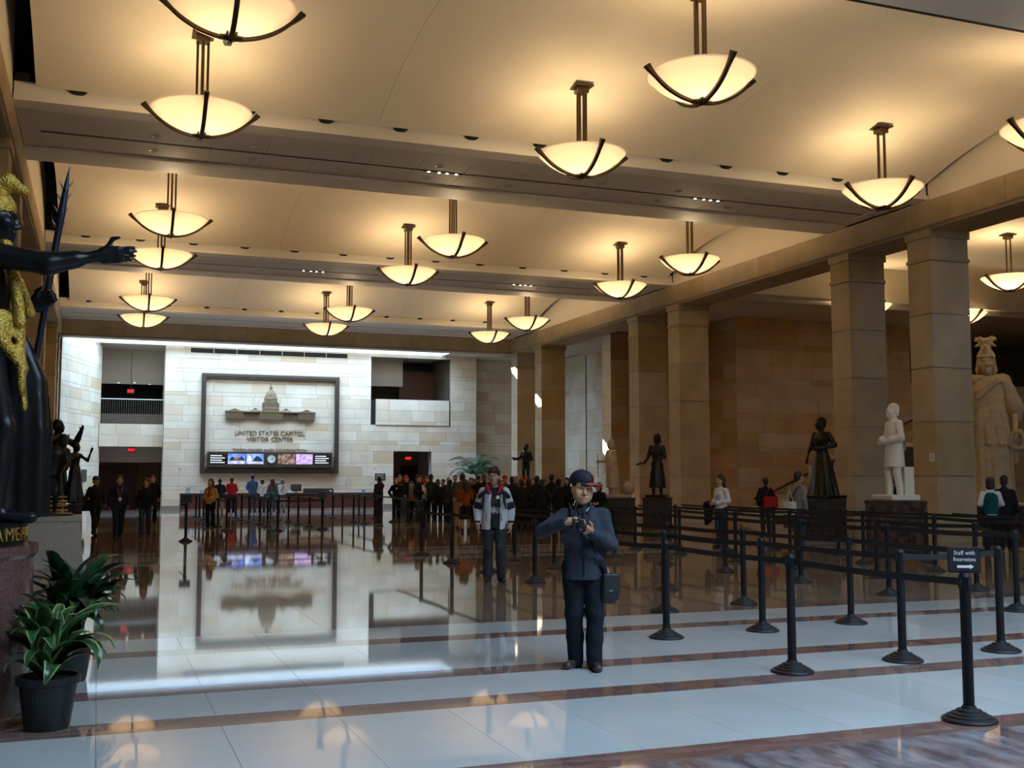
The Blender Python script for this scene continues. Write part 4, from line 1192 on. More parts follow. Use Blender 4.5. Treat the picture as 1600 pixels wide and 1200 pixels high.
def jacket_prims(p, fem=False, length=0.86, loose=1.0, sleeve=1.0):
    hip, chest, neck = p['hip'], p['chest'], p['neck']
    g = (0.93 if fem else 1.0) * loose
    dz = hip[2] - 0.93
    def S(z, f, rx, ry):
        c = hip*(1-f) + chest*f
        return (z, c[0], c[1], rx*g, ry*g)
    secs = [S(length + dz, 0.0, 0.185, 0.145), S(0.95 + dz, 0.05, 0.180, 0.140), S(1.08 + dz, 0.4, 0.168, 0.130), S(1.25 + dz, 0.95, 0.185, 0.142), S(1.34 + dz, 1.0, 0.176, 0.130), S(1.41 + dz, 1.0, 0.125, 0.098), S(1.47 + dz, 1.0, 0.070, 0.068)]
    P = [loft(secs, k=0.05, folds=(5, 0.02, 0.005, 0.7))]
    P += [cap(tuple(p['rs'] + V(0, 0, -0.01)), tuple(neck + V(0, 0, -0.045)), 0.052*g, 0.050, k=0.06), cap(tuple(p['ls'] + V(0, 0, -0.01)), tuple(neck + V(0, 0, -0.045)), 0.052*g, 0.050, k=0.06)]
    if fem: P += [ell(tuple(chest + V(s*0.07, -0.10, 0)), (0.065, 0.05, 0.06), k=0.05) for s in (-1, 1)]
    for s in 'rl':
        w = p[s+'e'] + (p[s+'w'] - p[s+'e'])*0.97
        mid = (p[s+'e'] + w)/2
        P += chain([tuple(p[s+'s']), tuple(p[s+'e']), tuple(mid), tuple(w)], [0.064*g, 0.058*g, 0.052*g, 0.044*g], k=0.035)
    P += [cap(tuple(neck + V(0, 0.012, -0.03)), tuple(neck + V(0, 0.010, 0.018)), 0.068, 0.064, k=0.02)]
    return P
def trouser_prims(p, wide=1.0, top=1.0):
    hip = p['hip']; P = [ell(tuple(hip + V(0, 0, 0.0)), (0.162, 0.118, 0.125), k=0.05)]
    for s in 'rl':
        h = hip + V((-1 if s == 'r' else 1)*SH['hipx'], 0, -0.03)
        an = p[s+'a'] + V(0, 0.0, -0.035)
        m1 = p[s+'k']*0.5 + an*0.5 + V(0, 0.012, 0)
        P += chain([tuple(h), tuple(p[s+'k']), tuple(m1), tuple(an)], [0.102*wide, 0.074*wide, 0.070*wide, 0.066*wide], k=0.03)
    return P
def skirt_prims(p, z0=0.45):
    hip = p['hip']
    return [loft([(z0, hip[0], hip[1], 0.21, 0.18), (0.75, hip[0], hip[1], 0.185, 0.15), (0.92, hip[0], hip[1], 0.172, 0.13), (1.04, hip[0], hip[1], 0.135, 0.105)], folds=(6, 0.05, 0.0, 0.3))]
def shoe_prims(p):
    P = []
    for s in 'rl':
        a = p[s+'a'] + V(0, 0.03, -0.045); t = p[s+'toe']
        P += [cap(tuple(a), tuple(t), 0.045, 0.040, k=0.02, flat=((0, 0, 1), 1.05)), ell(tuple(p[s+'a'] + V(0, 0.01, 0.0)), (0.045, 0.055, 0.05), k=0.03)]
    return P
def hair_prims(p, style):
    R, o = p['headR'], tuple(p['head'])
    if style == 'short': Q = [ell((0, 0.022, 0.048), (0.083, 0.098, 0.098)), ell((0, 0.055, -0.02), (0.070, 0.055, 0.07)), ell((0, -0.11, -0.02), (0.10, 0.065, 0.10), sub=True, k=0.01), ell((0, -0.04, -0.12), (0.2, 0.12, 0.085), sub=True, k=0.01)]
    elif style == 'crop': Q = [ell((0, 0.018, 0.052), (0.086, 0.104, 0.102)), ell((0, 0.05, -0.02), (0.074, 0.058, 0.075)), ell((0, -0.122, -0.035), (0.095, 0.075, 0.098), sub=True, k=0.01), ell((0, -0.03, -0.125), (0.2, 0.12, 0.085), sub=True, k=0.01)]
    elif style == 'long': Q = [ell((0, 0.022, 0.045), (0.088, 0.102, 0.103)), cap((-0.06, 0.035, 0), (-0.085, 0.045, -0.26), 0.045, 0.035, k=0.04), cap((0.06, 0.035, 0), (0.085, 0.045, -0.26), 0.045, 0.035, k=0.04), cap((0, 0.07, 0), (0, 0.095, -0.27), 0.06, 0.05, k=0.05), ell((0, -0.12, -0.04), (0.072, 0.075, 0.11), sub=True, k=0.015)]
    elif style == 'bob': Q = [ell((0, 0.022, 0.045), (0.092, 0.105, 0.105)), ell((0, 0.04, -0.06), (0.095, 0.085, 0.085), k=0.04), ell((0, -0.12, -0.04), (0.070, 0.080, 0.11), sub=True, k=0.015)]
    elif style == 'cap': Q = [ell((0, 0.012, 0.052), (0.087, 0.107, 0.095)), ell((0, -0.10, 0.045), (0.070, 0.085, 0.014), k=0.015), ell((0, -0.03, -0.09), (0.2, 0.2, 0.115), sub=True, k=0.008)]
    elif style == 'hat': Q = [ell((0, 0.015, 0.05), (0.090, 0.108, 0.112)), cap((-0.03, 0.01, 0.15), (0.03, 0.01, 0.15), 0.03, k=0.03), ell((0, -0.06, -0.11), (0.2, 0.2, 0.12), sub=True, k=0.01)]
    else: Q = [ell((0, 0.02, 0.05), (0.081, 0.097, 0.092)), ell((0, -0.09, -0.04), (0.12, 0.08, 0.10), sub=True, k=0.01)]
    return xf(Q, R, o, HS)

# ================================================================ PEOPLE
def cloth(name, c, var=0.12): return mat('cloth_' + name, c, 0.85, var=var, scale=9, bump=0.25, bscale=30, spec=0.2)
SK = [mat('skin_a', (0.52, 0.265, 0.145), 0.5, var=0.05), mat('skin_b', (0.40, 0.22, 0.14), 0.5, var=0.05), mat('skin_c', (0.13, 0.065, 0.04), 0.5, var=0.05), mat('skin_d', (0.52, 0.29, 0.19), 0.5, var=0.05)]
HC = dict(black=mat('hair_black', (0.012, 0.010, 0.010), 0.5), brown=mat('hair_brown', (0.045, 0.024, 0.014), 0.5, var=0.2, scale=30), blond=mat('hair_blond', (0.30, 0.19, 0.08), 0.5, var=0.2, scale=30), grey=mat('hair_grey', (0.16, 0.155, 0.15), 0.6, var=0.2, scale=30))
CL = {n: cloth(n, c) for n, c in dict(black=(0.012, 0.012, 0.014), charcoal=(0.035, 0.035, 0.04), navy=(0.016, 0.022, 0.055), blue=(0.045, 0.10, 0.24), denim=(0.045, 0.06, 0.10), darkdenim=(0.016, 0.020, 0.030), red=(0.42, 0.016, 0.025),
    yellow=(0.58, 0.36, 0.10), white=(0.68, 0.68, 0.68), teal=(0.01, 0.16, 0.15), green=(0.02, 0.045, 0.035), brown=(0.10, 0.062, 0.040), tan=(0.25, 0.19, 0.12), grey=(0.20, 0.19, 0.18), orange=(0.55, 0.17, 0.03), magenta=(0.50, 0.03, 0.20), rust=(0.30, 0.055, 0.02), khaki=(0.28, 0.24, 0.17), purple=(0.08, 0.05, 0.16), plaid=(0.09, 0.07, 0.11), green_teal=(0.008, 0.07, 0.075)).items()}
M['shoe'] = mat('shoe_black', (0.012, 0.011, 0.011), 0.45); M['shoe_brown'] = mat('shoe_brown', (0.045, 0.028, 0.02), 0.5); M['shoe_white'] = mat('shoe_white', (0.6, 0.6, 0.6), 0.5)
POSES = dict(
    stand=mk(),
    front=mk(re=(-0.245, 0.02, 1.14), rw=(-0.09, -0.23, 1.06), le=(0.245, 0.02, 1.14), lw=(0.09, -0.23, 1.08)),
    pockets=mk(re=(-0.30, 0.07, 1.15), rw=(-0.20, -0.06, 0.93), le=(0.30, 0.07, 1.15), lw=(0.20, -0.06, 0.93)),
    walk=mk(rk=(-0.09, -0.13, 0.52), ra=(-0.09, -0.16, 0.10), rtoe=(-0.10, -0.33, 0.05), lk=(0.09, 0.02, 0.50), la=(0.09, 0.22, 0.12), ltoe=(0.10, 0.10, 0.035), re=(-0.24, 0.10, 1.13), rw=(-0.25, 0.06, 0.88), le=(0.24, -0.04, 1.13), lw=(0.22, -0.17, 0.92)),
    photo=mk(re=(-0.30, -0.16, 1.33), rw=(-0.26, -0.30, 1.56), lw=(0.21, -0.10, 0.90)),
    reach=mk(chest=(-0.10, -0.06, 1.25), neck=(-0.15, -0.10, 1.42), head=(-0.18, -0.13, 1.58), rs=(-0.31, -0.08, 1.33), ls=(0.03, -0.06, 1.38), re=(-0.52, -0.20, 1.20), rw=(-0.72, -0.28, 1.08), le=(0.12, 0.02, 1.12), lw=(0.10, -0.16, 0.96)),
    desk=mk(chest=(0, -0.05, 1.26), neck=(0, -0.06, 1.44), head=(0, -0.09, 1.60), re=(-0.25, -0.06, 1.13), rw=(-0.16, -0.30, 1.03), le=(0.25, -0.06, 1.13), lw=(0.16, -0.30, 1.03), rs=(-0.172, -0.04, 1.38), ls=(0.172, -0.04, 1.38)),
)
_cache = {}
def cached(key, fn):
    if key not in _cache: _cache[key] = fn()
    return _cache[key]
def body_mesh(pose, fem):
    p = POSES[pose]
    def f():
        a = sculpt(limb_prims(p, fem) + hands_simple(p), 0.022, 0.03)
        b = sculpt(xf(head_prims(False), p['headR'], tuple(p['head'])) + [cap(tuple(p['neck'] - V(0, 0, 0.02)), tuple(p['head'] - V(0, 0, 0.06)), 0.05, k=0.03)], 0.013, 0.02)
        return vq_mesh('person', join_vq([(smooth_vq(*a), a[1]), (smooth_vq(*b), b[1])]))
    return cached(('body', pose, fem), f)
GROUP_OF = {}
def person(px, py, turn, label, group, pose='stand', fem=False, H=1.72, top='black', bottom='denim', hair=('short', 'black'), skin=0, length=0.84, skirt=None, shoes='shoe', xy=None, vest=None):
    p = POSES[pose]
    q = Vector(xy) if xy else G(px, py)
    o = sob('person', body_mesh(pose, fem), SK[skin])
    o.location = (q.x, q.y, 0); o.rotation_euler = (0, 0, -math.atan2(q.x, q.y) + turn); s = H / 1.75; o.scale = (s, s, s)
    tag(o, label, 'person', group)
    sob('jacket', cached(('jk', pose, fem, length), lambda: smesh('jacket', jacket_prims(p, fem, length), 0.02, 0.03, noise=0.0016, nscale=26)), CL[top], o)
    if skirt: sob('skirt', cached(('sk', pose, skirt), lambda: smesh('skirt', skirt_prims(p, skirt), 0.02, 0.03)), CL[bottom], o)
    else: sob('trousers', cached(('tr', pose), lambda: smesh('trousers', trouser_prims(p), 0.02, 0.03, noise=0.0016, nscale=24)), CL[bottom], o)
    sob('shoes', cached(('sh', pose), lambda: smesh('shoes', shoe_prims(p), 0.016, 0.02, clip=[(2, 0.0, '>')])), M[shoes], o)
    if vest: sob('vest', smesh('vest', [q_ for q_ in jacket_prims(p, fem, 0.90, 1.06) if q_['t'] == 'loft'] + [cap((-0.13, 0.0, 1.39), (0.13, 0.0, 1.39), 0.055, k=0.05)], 0.018, 0.03), CL[vest], o)
    st, hc = hair
    hm = HC[hc] if hc in HC else CL[hc]
    nm = 'cap' if st == 'cap' else 'knit_hat' if st == 'hat' else 'hair'
    if st in ('cap', 'hat'):
        sob('hair', cached(('hr', pose, 'short'), lambda: smesh('hair', hair_prims(p, 'short'), 0.014, 0.01)), HC['black'], o)
    sob(nm, cached(('hr', pose, st), lambda: smesh(nm, hair_prims(p, st), 0.014, 0.01)), hm, o)
    return o, p, s
def bag(o, p, name, label, mtl, off, size, strap=True):
    """a bag hanging on a person: a thing of its own placed in the world"""
    s = o.scale[0]; R = o.rotation_euler.to_matrix()
    base = Vector(o.location) + R @ (Vector(off) * s)
    t = thing(name, label, 'bag', (base.x, base.y, base.z), o.rotation_euler.z)
    hx, hy, hz_ = size
    sob('body', cached(('bag', size), lambda: smesh('body', [rbox((0, 0, 0), (hx, hy, hz_), 0.025), ell((0, 0, -hz_*0.4), (hx*1.15, hy*1.2, hz_*0.6), k=0.03)], 0.014, 0.02)), mtl, t)
    sob('flap', cached(('flap', size), lambda: smesh('flap', [rbox((0, -hy - 0.02, hz_*0.45), (hx*0.9, 0.008, hz_*0.45), 0.012)], 0.010, 0.01)), mtl, t)
    if strap:
        mob('strap', tube([(-hx, 0, hz_), (-hx*0.5, 0.0, hz_ + 0.2), (0, 0.01, hz_ + 0.32), (hx*0.5, 0.0, hz_ + 0.2), (hx, 0, hz_)], 0.012, 6, flat=0.5), mtl, t)
    return t

# --- walking towards the camera at the left
o, p, s = person(147, 837, 0.5, 'person in dark clothes and a dark cap walking beside the bronze group', 'people walking in from the left', 'walk', False, 1.70, 'black', 'black', ('cap', 'black'), 1)
bag(o, p, 'shoulder_bag', 'black bag on the hip of the person in the dark cap', CL['black'], (-0.27, 0.05, 0.9), (0.10, 0.05, 0.14))
o, p, s = person(184, 842, 0.15, 'woman in a blue jacket with an orange lanyard walking forward at left', 'people walking in from the left', 'walk', True, 1.72, 'navy', 'darkdenim', ('long', 'black'), 1)
mob('lanyard', tube([(-0.075, -0.10, 1.44), (-0.05, -0.155, 1.30), (0, -0.175, 1.15), (0.05, -0.155, 1.30), (0.075, -0.10, 1.44)], 0.010, 5), CL['orange'], o)
mob('badge', box((-0.04, -0.185, 1.05), (0.04, -0.175, 1.15)), M['paper_white'], o)
person(226, 840, -0.1, 'woman in a black jacket and grey jeans walking at the right of the left group', 'people walking in from the left', 'walk', True, 1.64, 'black', 'charcoal', ('long', 'brown'), 0)
person(237, 819, 0.0, 'person all in black walking behind the woman in grey jeans', 'people walking in from the left', 'walk', False, 1.74, 'black', 'black', ('short', 'brown'), 3)
# --- woman in yellow and the customers at the desk
o, p, s = person(328, 827, -0.5, 'woman in a yellow jacket with long dark hair holding her arms at her chest', 'people near the information desk', 'front', True, 1.62, 'yellow', 'black', ('long', 'black'), 1, length=0.88, shoes='shoe_brown')
sob('scarf', smesh('scarf', [cap((-0.07, -0.02, 1.43), (0.07, -0.02, 1.43), 0.055), cap((0.02, -0.10, 1.40), (0.0, -0.165, 1.08), 0.05, 0.045, k=0.03)], 0.016, 0.03), CL['rust'], o)
BK = PI
person(343, 806, BK + 0.2, 'person in a white cap and navy top at the desk behind the woman in yellow', 'people near the information desk', 'desk', False, 1.66, 'navy', 'khaki', ('cap', 'white'), 0)
person(361, 804, BK, 'man in a red sweatshirt leaning on the information desk', 'people near the information desk', 'desk', False, 1.70, 'red', 'black', ('short', 'brown'), 2, shoes='shoe_white')
person(394, 801, BK + 0.15, 'tall man in a blue denim shirt at the information desk', 'people near the information desk', 'desk', False, 1.84, 'blue', 'denim', ('short', 'black'), 0)
person(409, 801, BK - 0.1, 'woman in a white top with curly brown hair at the information desk', 'people near the information desk', 'desk', True, 1.62, 'white', 'charcoal', ('bob', 'brown'), 0)
o, p, s = person(425, 802, BK, 'woman with long brown hair and a teal jacket tied round her waist at the desk', 'people near the information desk', 'stand', True, 1.64, 'plaid', 'denim', ('long', 'brown'), 0, shoes='shoe_white')
sob('tied_jacket', smesh('tied_jacket', [loft([(0.80, 0, 0.0, 0.205, 0.165), (0.95, 0, 0, 0.195, 0.155), (1.06, 0, 0, 0.165, 0.13)], folds=(5, 0.05, 0.02, 1.0)), cap((-0.05, -0.15, 1.02), (-0.10, -0.17, 0.76), 0.04), cap((0.05, -0.15, 1.02), (0.09, -0.17, 0.78), 0.04)], 0.016, 0.02), CL['teal'], o)
o, p, s = person(440, 801, BK - 0.2, 'grey-haired woman in a white shirt and grey trousers at the desk', 'people near the information desk', 'desk', True, 1.62, 'white', 'grey', ('bob', 'grey'), 0)
mob('bag_strap', tube([(-0.17, 0.10, 1.40), (-0.02, 0.155, 1.22), (0.15, 0.14, 1.02)], 0.012, 5), CL['black'], o)
# --- man taking a picture
o, p, s = person(592, 810, BK + 0.6, 'man in a dark suit raising his phone to take a picture by the desk', 'people near the information desk', 'photo', False, 1.72, 'charcoal', 'charcoal', ('short', 'black'), 1, length=0.80)
q = Vector(o.location) + o.rotation_euler.to_matrix() @ (Vector((-0.25, -0.31, 1.66)) * s)
ph = thing('phone', 'small phone held up by the man in the dark suit', 'phone', (q.x, q.y, q.z), o.rotation_euler.z)
mob('case', box((-0.035, -0.006, -0.06), (0.035, 0.006, 0.06), 0.004), M['plastic_dark'], ph); mob('screen', box((-0.030, 0.006, -0.052), (0.030, 0.008, 0.052)), M['scr_white'], ph)
# --- the crowd at the rope
CG = 'crowd standing behind the far ropes'
crowd = [
 (619, 812, 0.2, 'person in a dark printed shirt at the left end of the crowd', 'pockets', False, 1.66, 'black', 'black', ('short', 'black'), 0),
 (625, 806, 0.3, 'tall man behind the person in the dark printed shirt', 'stand', False, 1.78, 'charcoal', 'denim', ('short', 'brown'), 3),
 (634, 807, 0.9, 'person in a magenta knit hat and black jacket in the crowd', 'pockets', True, 1.74, 'black', 'denim', ('hat', 'magenta'), 0),
 (643, 812, 1.4, 'person in an orange jacket between the magenta hat and the backpack', 'front', True, 1.52, 'orange', 'black', ('long', 'brown'), 0),
 (653, 816, 1.2, 'man in a black jacket with a light backpack looking down in the crowd', 'front', False, 1.76, 'black', 'charcoal', ('short', 'brown'), 0),
 (661, 813, 1.9, 'person in a white jacket and red cap in the crowd', 'pockets', False, 1.58, 'white', 'darkdenim', ('cap', 'red'), 0),
 (673, 812, BK, 'broad man in a dark green jacket seen from behind in the crowd', 'pockets', False, 1.80, 'green', 'darkdenim', ('short', 'brown'), 2),
 (684, 815, 0.4, 'short person in black right of the dark green jacket', 'stand', False, 1.60, 'black', 'black', ('short', 'black'), 2),
 (692, 814, -0.4, 'person in a slate blue jacket with hands in pockets in the crowd', 'pockets', False, 1.60, 'navy', 'darkdenim', ('short', 'brown'), 1),
 (700, 808, 0.0, 'person in a purple jacket at the back of the crowd', 'stand', True, 1.66, 'purple', 'darkdenim', ('short', 'grey'), 0),
 (711, 812, 0.1, 'man in dark clothes behind the man leaning on the rope', 'stand', False, 1.76, 'charcoal', 'black', ('short', 'black'), 0),
 (717, 826, BK + 0.5, 'man in a brown jacket leaning with his arm along the rope', 'reach', False, 1.84, 'brown', 'tan', ('short', 'brown'), 1),
 (727, 831, BK + 0.3, 'woman with long brown hair in a rust vest and black skirt seen from behind', 'front', True, 1.60, 'rust', 'black', ('long', 'brown'), 0),
 (736, 815, 0.2, 'person in dark clothes between the rust vest and the brown coat', 'stand', True, 1.66, 'plaid', 'black', ('bob', 'brown'), 0),
 (747, 822, BK - 0.2, 'man in a brown coat seen from behind left of the youth', 'pockets', False, 1.74, 'black', 'black', ('none', 'brown'), 1),
 (756, 816, 0.1, 'man with black hair behind the left shoulder of the youth', 'stand', False, 1.78, 'black', 'black', ('short', 'black'), 2),
 (781, 818, 0.4, 'person in a white cap behind the right shoulder of the youth', 'stand', True, 1.66, 'tan', 'black', ('cap', 'white'), 0),
 (789, 820, 0.3, 'person in a red cap and brown jacket right of the youth', 'pockets', False, 1.74, 'brown', 'black', ('cap', 'red'), 0),
 (800, 824, BK, 'broad person in a black coat just right of the youth', 'pockets', False, 1.70, 'black', 'black', ('short', 'black'), 2),
 (812, 820, 0.2, 'woman with long blond hair in the middle of the right crowd', 'stand', True, 1.66, 'tan', 'black', ('long', 'blond'), 3),
 (821, 818, 0.0, 'person in a red cap behind the blond woman', 'stand', False, 1.72, 'red', 'black', ('cap', 'red'), 0),
 (826, 828, BK - 0.2, 'person in a black hooded coat in front of the blond woman', 'pockets', False, 1.62, 'black', 'black', ('hat', 'black'), 2),
 (839, 827, BK, 'person in a black coat seen from behind left of the suited man', 'pockets', False, 1.72, 'black', 'black', ('short', 'black'), 2),
 (851, 822, 0.1, 'person with a light face looking out between two black coats', 'stand', True, 1.60, 'charcoal', 'black', ('bob', 'brown'), 3),
 (862, 822, BK, 'man in a dark suit with short black hair seen from behind', 'stand', False, 1.78, 'black', 'charcoal', ('short', 'black'), 1),
 (873, 829, BK + 0.4, 'short person in black at the right end of the crowd', 'pockets', False, 1.62, 'black', 'black', ('cap', 'charcoal'), 2),
 (886, 826, -0.3, 'woman with dark hair left of the man with the camera', 'stand', True, 1.66, 'black', 'black', ('long', 'black'), 1),
 (936, 838, -0.4, 'person in black half hidden behind the man with the camera', 'front', True, 1.52, 'black', 'black', ('bob', 'brown'), 1),
 (667, 806, 0.3, 'person in black at the back behind the dark green jacket', 'stand', False, 1.70, 'black', 'black', ('short', 'black'), 0),
 (740, 809, 0.1, 'person in a dark red top at the back left of the youth', 'stand', True, 1.62, 'rust', 'black', ('bob', 'black'), 0),
 (806, 811, 0.0, 'person in charcoal at the back between two black coats', 'stand', False, 1.72, 'charcoal', 'black', ('short', 'brown'), 1),
 (832, 812, 0.2, 'person in a plum coat at the back right of the red cap', 'stand', True, 1.64, 'plaid', 'black', ('long', 'brown'), 0),
 (847, 834, 2.9, 'short person in a long black coat at the front of the right crowd', 'pockets', True, 1.60, 'black', 'black', ('bob', 'black'), 2),
 (815, 831, 3.3, 'person in a black parka at the front below the blond woman', 'pockets', False, 1.62, 'black', 'black', ('short', 'black'), 2),
 (703, 818, 2.2, 'person in dark grey at the front left of the rust vest', 'pockets', True, 1.58, 'charcoal', 'darkdenim', ('bob', 'black'), 1),
]
for (px, py, tn, lab, ps, fm, hh, tp, bt, hr, sk) in crowd:
    o, p, s = person(px, py, tn, lab, CG, ps, fm, hh, tp, bt, hr, sk, skirt=0.42 if 'skirt' in lab else None)
    if 'with a light backpack' in lab:
        bag(o, p, 'backpack', 'light grey backpack worn by the man looking down in the crowd', CL['grey'], (0.0, 0.20, 1.22), (0.13, 0.06, 0.19), False)
    if 'printed shirt' in lab:
        mob('badge', box((-0.06, -0.165, 1.28), (0.02, -0.155, 1.34)), M['paper_white'], o)
# --- visitors on the right
RG = 'visitors on the right side'
o, p, s = person(1128, 856, -0.85, 'woman with long dark hair in a white jacket with a black coat on her arm', RG, 'front', True, 1.72, 'white', 'denim', ('long', 'black'), 0, length=0.92)
q = to_w = Vector(o.location) + o.rotation_euler.to_matrix() @ (Vector((-0.22, -0.20, 1.02)) * s)
fc = thing('folded_coat', 'black coat and bag held by the woman in the white jacket', 'coat', (q.x, q.y, q.z), o.rotation_euler.z)
sob('body', smesh('body', [ell((0, 0, 0), (0.17, 0.12, 0.09)), cap((-0.05, 0, 0), (-0.10, 0.02, -0.42), 0.10, 0.06, k=0.05), cap((0.06, 0, 0), (0.05, -0.02, -0.30), 0.09, 0.07, k=0.05)], 0.016, 0.03, noise=0.006, nscale=24), CL['black'], fc)
sob('sleeve', smesh('sleeve', [cap((0.10, -0.04, 0.02), (0.12, -0.05, -0.36), 0.055, 0.045)], 0.014, 0.02), CL['black'], fc)
o, p, s = person(1197, 838, BK + 0.5, 'person in a black jacket with a red shoulder bag near the stairs', RG, 'pockets', False, 1.66, 'black', 'charcoal', ('short', 'black'), 0)
bag(o, p, 'shoulder_bag', 'large red shoulder bag of the person in the black jacket', CL['red'], (-0.05, 0.24, 1.02), (0.17, 0.06, 0.13))
o, p, s = person(1250, 857, BK - 0.9, 'man in a grey sweater with a white bag in profile by the dark lady statue', RG, 'stand', False, 1.80, 'grey', 'denim', ('short', 'black'), 0)
bag(o, p, 'shoulder_bag', 'white shoulder bag of the man in the grey sweater', CL['white'], (0.05, 0.22, 0.92), (0.13, 0.06, 0.13))
mob('bag_strap', tube([(-0.14, 0.10, 1.43), (0.0, 0.16, 1.22), (0.12, 0.17, 1.02)], 0.012, 5), CL['black'], o)
person(0, 0, BK + 0.2, 'person in a teal vest and white sleeves looking up at the tall plaster statue', RG, 'front', True, 1.66, 'white', 'black', ('bob', 'black'), 0, xy=(18.45, 19.1, 0), vest='green_teal')
person(0, 0, BK - 0.2, 'person in dark clothes beside the person in the teal vest', RG, 'stand', False, 1.70, 'black', 'black', ('short', 'black'), 1, xy=(19.2, 19.45, 0))
o, p, s = person(0, 0, BK + 0.3, 'person in a dark coat with a red striped bag at the right edge', RG, 'pockets', False, 1.78, 'charcoal', 'black', ('none', 'brown'), 0, xy=(19.55, 18.75, 0))
bag(o, p, 'shoulder_bag', 'dark bag with a red stripe of the person at the right edge', CL['rust'], (-0.1, 0.22, 1.15), (0.15, 0.05, 0.14))
person(0, 0, BK, 'person in black behind the white marble statue', RG, 'stand', False, 1.72, 'black', 'black', ('short', 'black'), 1, xy=(20.3 + 2.6, 27.6, 0))
person(0, 0, 0.4, 'person in teal clothes half hidden behind the gilded statue', 'people walking in from the left', 'stand', True, 1.66, 'teal', 'teal', ('bob', 'brown'), 0, xy=(-1.35, 21.0, 0))

# ---------------------------------------------------------------- the two people in front, modelled closely
M['eye_white'] = mat('eye_white', (0.36, 0.32, 0.29), 0.3); M['iris'] = mat('iris_dark', (0.012, 0.008, 0.006), 0.2)
M['lip'] = mat('lip', (0.36, 0.15, 0.12), 0.45)
def face_parts(o, p, skin, brow, s=1.0):
    R = Matrix(p['headR'].tolist()).to_4x4(); c = Vector(p['head'])
    def at(v): return tuple(R.to_3x3() @ (Vector(v) * HS) + c)
    for sx in (-1, 1):
        e = mob('eye', lathe([(0.0, -0.0115), (0.006, -0.0098), (0.0098, -0.006), (0.0115, 0), (0.0098, 0.006), (0.006, 0.0098), (0.0, 0.0115)], 12), M['eye_white'], o, at((sx*0.031, -0.0785, 0.006)), smooth=True, scale=(1.25, 1.09, 0.72))
        mob('iris', lathe([(0.0, -0.0062), (0.0045, -0.004), (0.0062, 0.0), (0.0045, 0.004), (0.0, 0.0062)], 10), M['iris'], e, (0, -0.0075, 0.0), smooth=True)
        mob('eyebrow', tube([at((sx*0.050, -0.080, 0.027)), at((sx*0.034, -0.094, 0.033)), at((sx*0.015, -0.100, 0.030))], [0.003, 0.0048, 0.004], 6), brow, o)
    mob('lips', tube([at((-0.024, -0.0945, -0.066)), at((-0.010, -0.1025, -0.063)), at((0.0, -0.1030, -0.064)), at((0.010, -0.1025, -0.063)), at((0.024, -0.0945, -0.066))], [0.002, 0.0046, 0.005, 0.0046, 0.002], 6), M['lip'], o)
def fine_body(p, hands, fem=False, extra=()):
    a = sculpt(limb_prims(p, fem), 0.014, 0.03)
    hd = sculpt(xf(head_prims(True)[:-3] + xf(list(extra), None, (0, 0, 0), HS) + head_prims(True)[-3:], p['headR'], tuple(p['head'])) + [cap(tuple(p['neck'] - V(0, 0, 0.04)), tuple(p['head'] + V(0, 0.02, -0.06)), 0.055, 0.052, k=0.03)], 0.0052, 0.015)
    hs = [sculpt(h, 0.0042, 0.006) for h in hands]
    return vq_mesh('person', join_vq([(smooth_vq(*a), a[1]), (smooth_vq(*hd), hd[1])] + [(smooth_vq(*h), h[1]) for h in hs]))

# --- man with the camera
hR = rotm(0.02, 0.05, 0.20)
mp = mk(hip=(-0.005, 0.0, 0.93), chest=(0.0, 0.01, 1.27), neck=(0.0, -0.005, 1.45), head=(-0.012, -0.04, 1.612), headR=hR,
        rs=(-0.175, 0.0, 1.38), re=(-0.385, -0.10, 1.235), rw=(-0.165, -0.285, 1.33), ls=(0.178, 0.0, 1.38), le=(0.245, -0.06, 1.12), lw=(0.055, -0.285, 1.235),
        rk=(-0.09, -0.02, 0.50), ra=(-0.075, 0.06, 0.085), rtoe=(-0.155, -0.09, 0.035), lk=(0.095, -0.06, 0.50), la=(0.09, -0.06, 0.085), ltoe=(0.115, -0.23, 0.035))
CAMC = V(-0.045, -0.345, 1.30)
rh = hand_at((-0.165, -0.285, 1.33), (0.90, -0.40, 0.10), (0.25, 0.40, -0.75), side=-1, s=0.98, fold=[0.55, 0.85, 0.95, 1.0], thumb=0.9)
lh = hand_at((0.055, -0.285, 1.235), (-0.60, -0.62, 0.42), (-0.25, 0.30, 0.90), side=1, s=0.98, fold=[0.7, 0.8, 0.85, 0.9], thumb=0.8)
g_ = G(913, 1044)
man = sob('person', fine_body(mp, [rh, lh], extra=[ell((sx*0.046, -0.030, -0.048), (0.032, 0.052, 0.052), k=0.03) for sx in (-1, 1)]), SK[0])
man.location = (g_.x, g_.y, 0); man.rotation_euler = (0, 0, -math.atan2(g_.x, g_.y) + 0.03); SM = 0.962; man.scale = (SM, SM, SM)
tag(man, 'man in a navy jacket and dark cap holding a black camera at his chest', 'person')
face_parts(man, mp, SK[0], HC['black'])
M['navy_jacket'] = mat('navy_jacket', (0.032, 0.037, 0.054), 0.8, var=0.15, scale=7, bump=0.3, bscale=45, spec=0.25)
jp = jacket_prims(mp, False, 0.80, 1.04)
jp += [cap((-0.17, -0.05, 1.16), (0.12, -0.13, 1.0), 0.03, k=0.06), cap((0.15, -0.06, 1.22), (0.02, -0.14, 1.05), 0.03, k=0.06)]
jk = sob('jacket', smesh('jacket', jp, 0.0095, 0.03, it=1, noise=0.0026, nscale=21), M['navy_jacket'], man)
